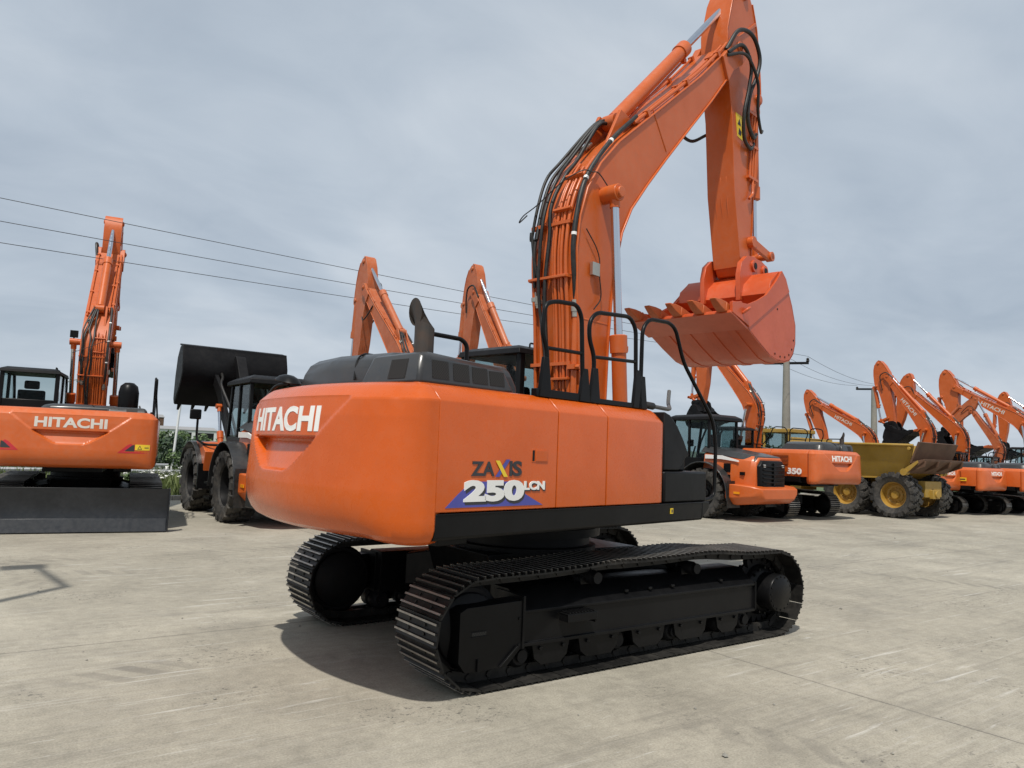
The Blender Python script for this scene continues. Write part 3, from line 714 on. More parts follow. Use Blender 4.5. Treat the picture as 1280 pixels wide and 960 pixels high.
    def cover():
        mb = MB(); prof = [(-.098, 1.68), (-.098, 2.225), (.0, 2.20), (.14, 2.10), (.26, 1.97), (.36, 1.83), (.30, 1.80), (.18, 1.68)]
        return mb.prism(prof, -1.405, -.75)
    part('front_cover', ('fc',), cover, ['black_sat'], root, U, bevel=.012)
    # hood
    def block():
        mb = MB(); z0, z1 = 2.235, 2.475
        r0 = [(-2.93, -1.215, z0), (-1.95, -1.215, z0), (-1.95, -.3, z0), (-2.93, -.52, z0)]
        r1 = [(-2.885, -1.185, z1 - .03), (-2.06, -1.185, z1 - .06), (-2.06, -.3, z1 - .06), (-2.86, -.58, z1 - .03)]
        r2 = [(-2.84, -1.14, z1), (-2.12, -1.14, z1 - .035), (-2.12, -.3, z1 - .035), (-2.83, -.62, z1)]
        return mb.loft([r0, r1, r2])
    H = U @ Matrix.Translation((0, 0, 2.235)) @ Matrix.Diagonal((1, 1, .42 if low_hood else 1, 1)) @ Matrix.Translation((0, 0, -2.235))
    hb = part('engine_hood', ('hb',), block, ['hood'], root, H, bevel=.035)
    def screens(a):
        mb = MB()
        def face(a, b_, z0, z1, rear=False):
            def P(t, z):
                k = (z - 2.235) / .21
                if rear: return (-2.93 + .05 * k - .004, t, z)
                return (t, -1.215 + .034 * k - .004, z)
            q = [P(a, z0), P(b_, z0), P(b_, z1), P(a, z1)]; d = Vector((.012, 0, 0)) if rear else Vector((0, .012, 0))
            mb.add(q + [Vector(p) + d for p in q], [(0, 1, 2, 3), (0, 1, 5, 4), (1, 2, 6, 5), (2, 3, 7, 6), (3, 0, 4, 7)], 0)
        face(*a); return mb
    for a in ((-2.80, -2.645, 2.285, 2.415), (-2.60, -2.445, 2.285, 2.412), (-2.41, -2.255, 2.285, 2.405), (-2.23, -2.075, 2.285, 2.395), (-1.05, -.86, 2.28, 2.42, True)):
        part('hood_screen', ('hs', a), lambda a=a: screens(a), ['mesh'], hb)
    def low():
        mb = MB()
        def sec(x, zt, i): return [(x, -.72, 2.23), (x, -.72, zt - .06), (x, -.66, zt), (x, .05, zt + .008), (x, .38, zt - .015), (x, .56 - i, zt - .09), (x, .645 - i, 2.23)]
        return mb.loft([sec(-2.83, 2.38, .14), sec(-2.78, 2.46, .1), sec(-2.70, 2.51, .05), (sec(-2.55, 2.525, .02)), sec(-1.5, 2.53, 0), sec(-1.4, 2.4, 0)])
    lh = part('rear_hood', ('lh',), low, ['hood'], root, H, bevel=.03)
    part('hood_seam', ('lhs',), lambda: MB().tube(spline([(-2.84, -.34, 2.30), (-2.795, -.30, 2.45), (-2.71, -.26, 2.515), (-2.56, -.2, 2.532), (-2.0, -.1, 2.535)], 4), .008, 6), ['black'], lh)
    def stack():
        mb = MB(); x, y = -2.66, -.93; rings = []
        def ring(cx, cz, tilt, r, sq=1):
            T = Matrix.Translation((cx, y, cz)) @ Matrix.Rotation(tilt, 4, 'Z') ; out = []
            for k in range(24):
                q = 2 * math.pi * k / 24; out.append((cx + r * math.cos(q) * math.cos(tilt), y + min(r, R0 * 1.02) * math.sin(q) + (cx - x) * -.35, cz + r * math.cos(q) * math.sin(tilt)))
            return out
        R0 = .073
        outer = [ring(x, 2.42, 0, R0), ring(x, 2.64, 0, R0), ring(x, 2.69, R_(-22), R0 * 1.08), ring(x - .074, 2.79, R_(-86), R0 * 1.42)]
        inner = [ring(x - .074, 2.79, R_(-86), R0 * 1.33), ring(x, 2.69, R_(-22), R0 * .98), ring(x, 2.58, 0, R0 * .9)]
        mb.loft(outer + inner); mb.lathe([(.1, 2.46), (.1, 2.485), (.075, 2.492)], (x, y, 0), 'z', 20)
        return mb
    if not low_hood: part('exhaust_stack', ('ex',), stack, ['rust_stack'], root, U, smooth=15)
    else:
        part('air_cleaner', None, lambda: MB().lathe([(0, 2.2), (.16, 2.2), (.20, 2.3), (.20, 2.72), (.17, 2.86), (.09, 2.93), (0, 2.94)], (-.9, -.78, 0), 'z', 24), ['black'], root, U)
        part('work_light', None, lambda: MB().box(.55, .63, .42, .58, 3.98, 4.14).tube([(.6, .22, 3.92), (.6, .5, 3.92), (.6, .5, 4.0)], .025, 8), ['black'], root, U, bevel=.02)
    # hand rails
    def rail_a():
        mb = MB(); y = -1.30
        mb.tube(fillet([(-1.70, y, 2.25), (-1.70, y, 2.62), (-1.77, y, 2.75), (-1.74, y, 2.98), (-1.62, y, 3.02), (-1.34, y, 3.04), (-1.27, y, 2.95), (-1.22, y, 2.25)], .08), .019, 10); mb.tube([(-1.70, y, 2.63), (-1.24, y, 2.64)], .016, 8); return mb
    def rail_b():
        mb = MB(); y = -1.30
        mb.tube(fillet([(-1.08, y, 2.25), (-1.08, y, 2.64), (-1.16, y, 2.78), (-1.16, y, 2.93), (-1.06, y, 3.02), (-.56, y, 3.06), (-.46, y, 2.97), (-.43, y, 2.25)], .08), .019, 10); mb.tube([(-1.08, y, 2.63), (-.44, y, 2.66)], .016, 8); return mb
    def rail_c():
        mb = MB(); y = -1.30
        mb.tube(fillet([(-.36, y, 2.25), (-.35, y, 2.98), (-.24, y, 3.09), (.12, y, 3.11), (.24, y, 3.06), (.40, y, 2.75), (.93, y - .05, 2.2), (1.0, y - .05, 1.95), (.98, y - .05, 1.40), (.70, y - .05, 1.38)], .10), .019, 10)
        return mb
    for nm, f in (('a', rail_a), ('b', rail_b), ('c', rail_c)): part('hand_rail', ('rail', nm), f, ['black'], root, U)
    def base():
        mb = MB(); y = -1.30
        mb.box(-1.82, -1.10, y - .012, y + .05, 2.235, 2.30); mb.box(-1.0, -.30, y - .012, y + .05, 2.235, 2.28)
        for x, s_, hh in ((-1.72, 1, .32), (-1.21, -1, .28), (-1.07, 1, .30), (-.42, -1, .35), (-.34, -1, .3)):
            mb.prism([(x - .075, 2.235), (x + .075, 2.235), (x + .03, 2.235 + hh), (x - .03, 2.235 + hh)], y - .02, y + .014)
        return mb
    part('rail_bracket', ('rbk',), base, ['black'], root, U, bevel=.006)
    part('mirror_bracket', ('mbk',), lambda: MB().tube(fillet([(-.22, -1.22, 2.29), (.30, -1.22, 2.27), (.62, -1.0, 2.36), (.72, -.95, 2.50)], .1), .02, 8), ['fitting_dark'], root, U)
    part('mirror_grip', ('mgr',), lambda: MB().tube([(-.24, -1.22, 2.291), (-.23, -1.22, 2.29), (-.02, -1.22, 2.283), (-.01, -1.22, 2.283)], [.02, .035, .035, .02], 12), ['rubber'], root, U)
    if not low_hood: part('hood_rail', ('hr',), lambda: MB().tube(fillet([(-2.62, -.86, 2.66), (-2.22, -.86, 2.66), (-2.16, -.86, 2.62), (-2.16, -.86, 2.4)], .07), .018, 8), ['black'], root, U)
    # rear view mirror dome over the far corner of the counterweight
    if hero:
        def dome():
            mb = MB(); mb.lathe([(0, .075), (.05, .07), (.10, .045), (.135, .0), (.13, -.012), (0, -.012)], (0, 0, 0), 'z', 24)
            return mb
        part('rear_mirror', None, dome, ['black'], root, U @ Matrix.Translation((-2.84, .62, 2.32)) @ Matrix.Rotation(R_(12), 4, 'X') @ Matrix.Scale(1.35, 4, (0, 1, 0)) @ Matrix.Scale(.75, 4))
        part('mirror_bracket', None, lambda: MB().tube(fillet([(-2.84, .60, 2.30), (-2.86, .78, 2.29), (-2.84, .95, 2.2)], .06), .014, 8), ['black'], root, U)
    # cab
    def cabf():
        mb = MB(); x0, x1, y0, y1 = -.16, 1.55, .40, 1.36
        mb.prism([(x0, 1.36), (x1 + .1, 1.36), (x1 + .1, 1.75), (x1 - .3, 1.78), (x0, 1.80)], y0, y1)
        for (xa, xb) in ((x0, x0 + .09),):
            for ya, yb in ((y0, y0 + .07), (y1 - .07, y1)): mb.box(xa, xb, ya, yb, 1.8, 2.9)
        for ya, yb in ((y0, y0 + .06), (y1 - .06, y1)):
            mb.prism([(x1 + .03, 1.75), (x1 + .09, 1.75), (x1 - .08, 2.4), (x1 - .32, 2.9), (x1 - .38, 2.9), (x1 - .14, 2.4)], ya, yb)
            mb.box(.62, .70, ya, yb, 1.8, 2.9)
        mb.box(x0, x0 + .05, y0 + .07, y1 - .07, 1.8, 2.35); mb.box(x0, x1 - .3, y0, y0 + .05, 1.8, 2.18)
        return mb
    cb = part('cab', ('cab',), cabf, ['black'], root, U @ Matrix.Translation((-.4 * (cab_scale > 1), .12 * (cab_scale > 1), 0)) @ Matrix.Diagonal((1, cab_scale, 1 + (cab_scale - 1) * .45, 1)), bevel=.015)
    def roof():
        mb = MB(); a = [(-.20, .38, 2.88), (1.25, .38, 2.88), (1.25, 1.38, 2.88), (-.20, 1.38, 2.88)]
        b2 = [(-.18, .40, 2.94), (1.22, .40, 2.95), (1.22, 1.36, 2.95), (-.18, 1.36, 2.94)]; c2 = [(-.08, .5, 2.985), (1.1, .5, 2.995), (1.1, 1.26, 2.995), (-.08, 1.26, 2.985)]
        mb.loft([a, b2, c2]); mb.tube(fillet([(.1, .5, 2.98), (.1, .5, 3.03), (.3, .5, 3.03), (.3, .5, 2.98)], .03), .012, 6); mb.box(.45, .8, .5, .7, 2.98, 3.02); return mb
    part('cab_roof', ('roof',), roof, ['black_sat'], cb, bevel=.02)
    def glass():
        mb = MB(); mb.box(-.125, -.115, .47, 1.29, 2.35, 2.88); mb.box(-.07, .62, .42, .428, 2.18, 2.88); mb.box(.70, 1.2, .42, .428, 2.18, 2.88)
        mb.box(-.07, .62, 1.325, 1.333, 1.85, 2.88); mb.box(.70, 1.25, 1.325, 1.333, 1.85, 2.88); return mb
    part('cab_window', ('glass',), glass, ['glass'], cb)
    def seat():
        mb = MB(); mb.box(.35, .85, .65, 1.12, 1.85, 2.02); mb.prism([(.28, 1.95), (.42, 1.95), (.32, 2.55), (.2, 2.55)], .66, 1.11); mb.prism([(.2, 2.57), (.3, 2.57), (.27, 2.74), (.19, 2.74)], .76, 1.01)
        mb.box(.5, .9, .55, .63, 2.0, 2.12); mb.box(.5, .9, 1.14, 1.22, 2.0, 2.12); return mb
    part('driver_seat', ('seat',), seat, ['seat'], cb, bevel=.03)
    # boom, arm, bucket: poses chained in the XZ plane of the upper structure
    TB = Matrix.Translation((F0[0], 0, F0[1])) @ Matrix.Diagonal((bs, bs * boom_w, bs, 1)) @ Matrix.Rotation(R_(rb), 4, 'Y')
    pv = rel(PIV, F0); TA = TB @ Matrix.Translation((pv[0], 0, pv[1])) @ Matrix.Rotation(R_(ra), 4, 'Y')
    bp = rel(BP, PIV); TK = TA @ Matrix.Translation((bp[0], 0, bp[1])) @ Matrix.Rotation(R_(rk), 4, 'Y')
    bo = part('boom', ('boom',) + (ob,), boom_mesh, [ob], root, U @ TB, bevel=.008)
    for i, (y, d, t0, t1, r) in enumerate(PIPES):
        def pf(y=y, d=d, t0=t0, t1=t1, r=r):
            mb = MB(); mb.tube(contour(d, y, t0, t1), r, 10)
            for t in (.12, .25, .38):
                p = contour(d, y, t, t + .04)[0]; mb.box(p.x - .03, p.x + .06, y - .045, y + .045, p.z - .018, p.z + .018)
            return mb
        part('hydraulic_pipe', ('pipe', i, ob), pf, [ob], bo)
    def toppipe(y, d, t0, t1, r):
        def f():
            mb = MB(); pts = contour(d, y, t0, t1); mb.tube(pts, r, 8)
            for k in range(2, len(pts) - 1, 6): p = pts[k]; mb.box(-.03, .03, -.035, .035, -.06, .03, 0, Matrix.Translation(p) @ Matrix.Rotation(R_(-40), 4, 'Y'))
            return mb
        return f
    for i, (y, d, t0, t1, r) in enumerate([(-.27, .07, .70, .985, .022), (-.20, .075, .68, .975, .018), (.26, .06, .66, .97, .02)]):
        part('hydraulic_pipe', ('tpipe', i, ob), toppipe(y, d, t0, t1, r), [ob], bo)
    # black hoses climbing the back of the boom
    def F3(p, y): a = rel(p, F0); return (a[0], y, a[1])
    rh = random.Random(5); hoses = []
    for y, r, d, top in ((.05, .022, .085, 0), (.125, .019, .12, .06), (.205, .021, .08, .02), (.268, .018, .12, .08)):
        q = [contour(d * (.55 + .45 * min(1, k / 2)) + rh.uniform(-.022, .028), y + rh.uniform(-.03, .03), t, t + .03)[0] for k, t in enumerate((.0 if y < .15 else .24, .12 if y < .15 else .30, .22 if y < .15 else .36, .34, .42, .50, .56))]
        hoses.append((r, q + [Vector(F3((.62 + top, 5.64 + top), y * .5)), Vector(F3((.82 + top, 5.74 + top), y * .3))]))
    hoses.append((.027, [F3((-.05, 3.42), -.255), F3((-.09, 3.62), -.27), F3((-.145, 3.97), -.28), F3((-.10, 4.36), -.28), F3((.015, 4.73), -.28), F3((.25, 5.08), -.28), F3((.58, 5.44), -.27), F3((.90, 5.73), -.26), F3((1.02, 5.83), -.24)]))
    for i, (r, pts) in enumerate(hoses): part('hydraulic_hose', ('hose', i), lambda: MB().tube(spline(pts, 6), r, 10), ['rubber'], bo)
    for i, (p, q, y) in enumerate((((-.04, 3.24), (-.055, 3.42), -.255), ((-.08, 3.40), (-.095, 3.55), .27), ((-.1, 3.37), (-.12, 3.5), .20), ((.52, 5.36), (.62, 5.45), .12), ((.46, 5.30), (.56, 5.40), .2))):
        def fit():
            a = Vector(F3(p, y)); b2 = Vector(F3(q, y)); k = .04 if i < 3 else .026; mb = MB()
            mb.tube([a, a.lerp(b2, .3), a.lerp(b2, .32), a.lerp(b2, .62), a.lerp(b2, .64), b2], [k, k, k * 1.25, k * 1.25, k, k], 12); return mb
        part('hose_fitting', ('fit', i), fit, ['fitting'], bo)
    part('hydraulic_pipe', ('lowpipe', ob), lambda: MB().tube([F3((-.03, 1.95), -.255), F3((-.04, 3.25), -.255)], .034, 10).box(rel((-.1, 0), F0)[0], rel((.02, 0), F0)[0], -.31, -.21, 2.68 - F0[1], 2.73 - F0[1]).cyl(F3((-.06, 2.7), -.36), F3((-.06, 2.7), -.24), .03, n=8), [ob], bo)
    for i, k in enumerate((.30, .52, .72)):
        a = Vector(hoses[-1][1][2]).lerp(Vector(hoses[-1][1][6]), k); sp_ = spline(hoses[-1][1], 12); m_ = int(k * (len(sp_) - 2)); 
        part('cable_tie', ('tie', i), lambda: MB().tube([sp_[m_], sp_[m_ + 1]], .030, 12), ['white'], bo)
    for i, (t, y0, y1) in enumerate(((.10, -.22, .02), (.26, -.22, .30), (.40, -.22, .02), (.50, -.22, .02))):
        c0 = contour(.075, 0, t, t + .04); a = c0[0]; dv = (c0[1] - c0[0]).normalized()
        part('pipe_clamp', ('clamp', i, ob), lambda: MB().box(-.04, .010, y0, y1, -.014, .014, 0, Matrix.Translation(a) @ Matrix.Rotation(math.atan2(dv.x, dv.z), 4, 'Y')), [ob], bo, bevel=.004)
    part('weld_seam', ('weld', ob), lambda: MB().tube([F3((1.30, 6.0), -BW - .002), F3((1.62, 5.58), -BW - .002)], .008, 6), [ob], bo)
    def wires():
        mb = MB()
        for pts in ([F3((.34, 4.74), -.36), F3((.2, 4.86), -.33), F3((.08, 4.84), -.33), F3((-.06, 4.82), -.30), F3((-.16, 4.7), -.1), F3((-.2, 4.5), .2), F3((-.24, 4.40), .36), F3((-.22, 4.34), .44), F3((-.18, 4.42), .36)], [F3((.02, 4.2), -.32), F3((.2, 4.02), -.33), F3((.26, 3.86), -.33), F3((.14, 3.8), -.33)], [F3((.26, 3.75), -.33), F3((.3, 3.5), -.33), F3((.18, 3.35), -.33)]):
            mb.tube(spline(pts, 6), .007, 6)
        mb.box(*[v for v in (rel((.12, 0), F0)[0], rel((.25, 0), F0)[0])], -.345, -.31, 3.72 - F0[1], 3.86 - F0[1], 1)
        return mb
    part('grease_line', ('wire',), wires, ['rubber', 'fitting'], bo)
    if boom_text:
        def bt():
            a = Vector((rel((1.15, 5.42), F0)[0], 0, rel((1.15, 5.42), F0)[1])); d = (Vector((2.43, 0, 6.5)) - Vector((1.15, 0, 5.42))).normalized(); up = Vector((-d.z, 0, d.x))
            def mpn(x, y, h_): p = a + d * (1.45 - x) + up * (-.07 + .0 + y); return (p.x, BW + h_, p.z)
            # seen from the left side the word runs from the tip down to the foot
            return letters('HITACHI', .23, 1.4, .02, mpn, .003)
        part('maker_lettering', ('btx', white), bt, ['white_old'], bo)
    # cylinders
    for sg in (-1, 1):
        p1 = xz(TB, rel((.36, 4.66), F0)); cylinder(root, U, (.64, 1.62), p1, sg * .43, .49, .082, .046, 'boom_cylinder', None, paint_=ob)
    p0 = xz(TB, rel((.86, 5.76), F0)); p1 = xz(TA, rel((3.87, 8.80), PIV)); L = math.dist(p0, p1)
    cylinder(root, U, p0, p1, 0, min(.93, 2.33 * bs / L), .092, .05, 'arm_cylinder', None, paint_=ob)
    am = part('arm', ('arm', ob), arm_mesh, [ob], root, U @ TA, bevel=.008)
    def A3(p, y): a = rel(p, PIV); return (a[0], y, a[1])
    def armpipes():
        mb = MB()
        for y, x0 in ((-.225, 4.18), (-.225, 4.10), (-.225, 4.02)): mb.tube([A3((x0 + .10, 7.05), y), A3((x0 + .04, 5.95), y)], .018, 8)
        for z in (7.0, 6.5, 6.0): mb.box(A3((3.99, 0), 0)[0], A3((4.30, 0), 0)[0], -.25, -.2, z - PIV[1] - .02, z - PIV[1] + .02)
        mb.tube(fillet([A3((4.15, 5.98), -.23), A3((4.12, 5.75), -.25), A3((4.02, 5.66), -.24)], .05), .022, 8)
        return mb
    part('hydraulic_pipe', ('apipe', ob), armpipes, [ob], am)
    loops = [(.030, [F3((3.12, 7.56), -.30), F3((3.38, 7.94), -.36), F3((3.78, 8.03), -.38), F3((4.02, 7.80), -.38), F3((3.98, 7.50), -.36), F3((3.80, 7.15), -.34), F3((3.82, 6.78), -.30), F3((4.08, 6.62), -.26), F3((4.24, 6.72), -.23)]),
             (.026, [F3((3.10, 7.50), -.34), F3((3.42, 7.72), -.40), F3((3.70, 7.55), -.40), F3((3.70, 7.2), -.37), F3((3.62, 6.80), -.34), F3((3.75, 6.5), -.28), F3((4.02, 6.42), -.25), F3((4.16, 6.55), -.23)]),
             (.022, [F3((3.08, 7.45), -.34), F3((3.5, 7.6), -.42), F3((3.88, 7.35), -.42), F3((4.02, 6.98), -.36), F3((4.3, 6.78), -.28), F3((4.52, 6.88), -.2)]),
             (.024, [F3((2.6, 6.9), .30), F3((2.95, 6.55), .36), F3((3.3, 6.45), .34), F3((3.6, 6.62), .24)])]
    if abs(ra) < 4:
        for i, (r, pts) in enumerate(loops): part('hydraulic_hose', ('loop', i), lambda: MB().tube(spline(pts, 7), r, 10), ['rubber'], bo)
    else:
        part('hydraulic_hose', ('loopx',), lambda: MB().tube(spline([A3((3.1, 7.5), .3), A3((3.42, 7.98), .36), A3((3.85, 7.9), .36), A3((3.95, 7.4), .34), A3((4.0, 6.9), .26)], 6), .035, 8), ['rubber'], am)
    if hero: part('warning_sticker', None, lambda: MB().prism([A3((3.63, 6.86), 0)[::2], A3((3.84, 6.86), 0)[::2], A3((3.86, 6.5), 0)[::2], A3((3.69, 6.52), 0)[::2]], -.204, -.2).prism([A3((3.69, 6.7), 0)[::2], A3((3.80, 6.7), 0)[::2], A3((3.75, 6.8), 0)[::2]], -.206, -.203, 1).prism([A3((3.72, 6.56), 0)[::2], A3((3.80, 6.55), 0)[::2], A3((3.82, 6.62), 0)[::2], A3((3.74, 6.66), 0)[::2]], -.206, -.203, 1), ['yellow', 'decal_black'], am)
    # bucket linkage
    rk0 = rel((4.12, 5.02), PIV); kp = (4.72, 4.93); kpl = rel(kp, PIV)
    if rk:
        # pin of the linkage turns with the bucket
        t = Vector((kp[0] - BP[0], 0, kp[1] - BP[1])); t = Matrix.Rotation(R_(rk) * .6, 3, 'Y') @ t; kpl = (bp[0] + t.x, bp[1] + t.z)
    def rocker():
        mb = MB()
        for sg in (-1, 1):
            a = Vector((rk0[0], 0, rk0[1])); b2 = Vector((kpl[0], 0, kpl[1])); d = (b2 - a).normalized(); n_ = Vector((-d.z, 0, d.x))
            q = [a + n_ * .07 - d * .06, b2 + n_ * .06 + d * .05, b2 - n_ * .06 + d * .05, a - n_ * .07 - d * .06]
            mb.prism([(p.x, p.z) for p in q], *sorted((sg * .215, sg * .27)))
            mb.cyl((b2.x, sg * .2, b2.z), (b2.x, sg * .3, b2.z), .075, n=18); mb.cyl((a.x, sg * .2, a.z), (a.x, sg * .29, a.z), .085, n=18)
        mb.cyl((kpl[0], -.3, kpl[1]), (kpl[0], .3, kpl[1]), .05, n=16)
        e = xz(TA.inverted() @ TK, rel((4.38, 4.62), BP)); mb.tube([(kpl[0], 0, kpl[1]), (e[0], 0, e[1])], .075, 12)
        return mb
    part('bucket_linkage', None, rocker, [ob], root, U @ TA, bevel=.006)
    p0 = xz(TA, rel((4.60, 7.28), PIV)); p1 = xz(TA, kpl); L = math.dist(p0, p1)
    bc = cylinder(root, U, p0, p1, 0, min(.9, 1.42 * bs / L), .085, .045, 'bucket_cylinder', None, paint_=ob)
    bk = part('bucket', ('bucket', hero), bucket_mesh, ['orange_bucket' if hero else 'black_sat', 'black_sat'], root, U @ TK @ Matrix.Scale(bucket_w, 4, (0, 1, 0)), bevel=.006)
    for k in range(5):
        y = -.64 + .32 * k
        part('bucket_tooth', ('tooth', hero), tooth_mesh, ['rust_steel'], bk, Matrix.Translation((2.50 - BP[0], y, 3.70 - BP[1])) @ Matrix.Rotation(R_(10), 4, 'Y'), bevel=.01)
    if blade:
        def bl():
            mb = MB(); prof = [(a - .25, b_) for a, b_ in [(-3.02, .03), (-2.93, .03), (-2.86, .25), (-2.86, .5), (-2.93, .80), (-3.0, .82), (-2.92, .5), (-2.93, .25)]]
            mb.prism(prof, -1.58, 1.62)
            for y in (-1.6, 1.62): mb.box(-3.30, -3.09, y, y + .02, .03, .82)
            mb.prism([(-3.295, .02), (-3.28, .02), (-3.195, .26), (-3.205, .26)], -1.56, 1.6)
            for y in (-.55, .55): mb.prism([(-3.13, .2), (-1.6, .5), (-1.6, .65), (-3.13, .45)], y - .1, y + .1)
            return mb
        part('dozer_blade', None, bl, ['blade'], root, bevel=.006)
    return root
def vent():
    mb = MB()
    for x0, x1, z0, z1 in ((-2.2, -1.6, 1.75, 2.05), (-2.2, -1.6, 1.52, 1.68)):
        mb.box(x0, x1, 1.448, 1.455, z0, z1, 0)
        for k in range(7): z = z0 + (k + .5) * (z1 - z0) / 7; mb.box(x0, x1, 1.45, 1.462, z - .008, z + .008, 1)
    return mb
M['rust_stack'] = paint('sooty_exhaust_steel', (.045, .040, .036), .6, .25, .5, .05, .2, dustcol=(.10, .055, .035))

UY = .183
make_excavator('large freshly painted orange excavator with raised bucket standing alone in the foreground', (0, 0, 0), 0, UY, hero=True, group=None)

# ------------------------------------------------------------------ wheels, loader, hauler
def tyre_mesh(r, w, lugs, axis_y=True, depth=.06):
    mb = MB(); ri = r * .56; h = w / 2
    mb.lathe([(ri, -h * .62), (ri + .03, -h * .78), (r * .80, -h), (r * .93, -h * .93), (r - depth, -h * .80), (r - depth, h * .80), (r * .93, h * .93), (r * .80, h), (ri + .03, h * .78), (ri, h * .62)], (0, 0, 0), 'y', 48, cap=False)
    for k in range(lugs):
        for sg in (-1, 1):
            q = 2 * math.pi * (k + (.5 if sg > 0 else 0)) / lugs
            for y0, y1, dq in ((.04, .34, .0), (.34, .66, .09), (.66, 1.0, .15)):
                T = Matrix.Rotation(-(q + dq * 6.28 / lugs * 2), 4, 'Y'); t = math.pi * r / lugs * .62
                rr = r if y1 < .9 else r * .985
                mb.prism([(rr - depth - .03, -t), (rr, -t * .8), (rr, t * .8), (rr - depth - .03, t)], *sorted((sg * h * y0, sg * h * y1 * .98)), 0, 'y', T @ Matrix.Rotation(0, 4, 'Y'))
            T = Matrix.Rotation(-(q + .15 * 6.28 / lugs * 2), 4, 'Y'); t = math.pi * r / lugs * .5
            mb.prism([(r * .80, -t), (r * .97, -t), (r * .97, t), (r * .80, t)], *sorted((sg * h * .9, sg * h * 1.03)), 0, 'y', T)
    return mb
def rim_mesh(r, w, side):
    mb = MB(); h = w / 2; R2 = r * .575
    mb.lathe([(R2, -h * .66), (R2 + .03, -h * .70), (R2 - .02, -h * .62), (R2 - .05, -h * .2), (R2 - .06, h * .1), (R2 - .02, h * .62), (R2 + .03, h * .70), (R2, h * .66)], (0, 0, 0), 'y', 40, cap=False)
    s = side
    mb.lathe([(0, s * h * .34), (.12, s * h * .34), (.14, s * h * .28), (.15, s * h * .05), (R2 * .55, -s * h * .02), (R2 * .68, s * h * .08), (R2 - .045, s * h * .02), (R2 - .045, -s * h * .06), (0, -s * h * .1)], (0, 0, 0), 'y', 40)
    for k in range(12):
        q = k * math.pi / 6; a, c = .24 * math.cos(q) * r / .8, .24 * math.sin(q) * r / .8
        mb.cyl((a, s * h * .0, c), (a, s * h * .14, c), .022, n=6)
    return mb
def wheel(root, key, r, w, lugs, x, y, side, rimmat):
    o = part('wheel', (key, 'tyre'), lambda: tyre_mesh(r, w, lugs), ['tyre'], root, Matrix.Translation((x, y, r)) @ Matrix.Rotation(random.uniform(0, 6), 4, 'Y'), smooth=35)
    part('rim', (key, 'rim', side), lambda: rim_mesh(r, w, side), [rimmat], o, smooth=35)
    return o

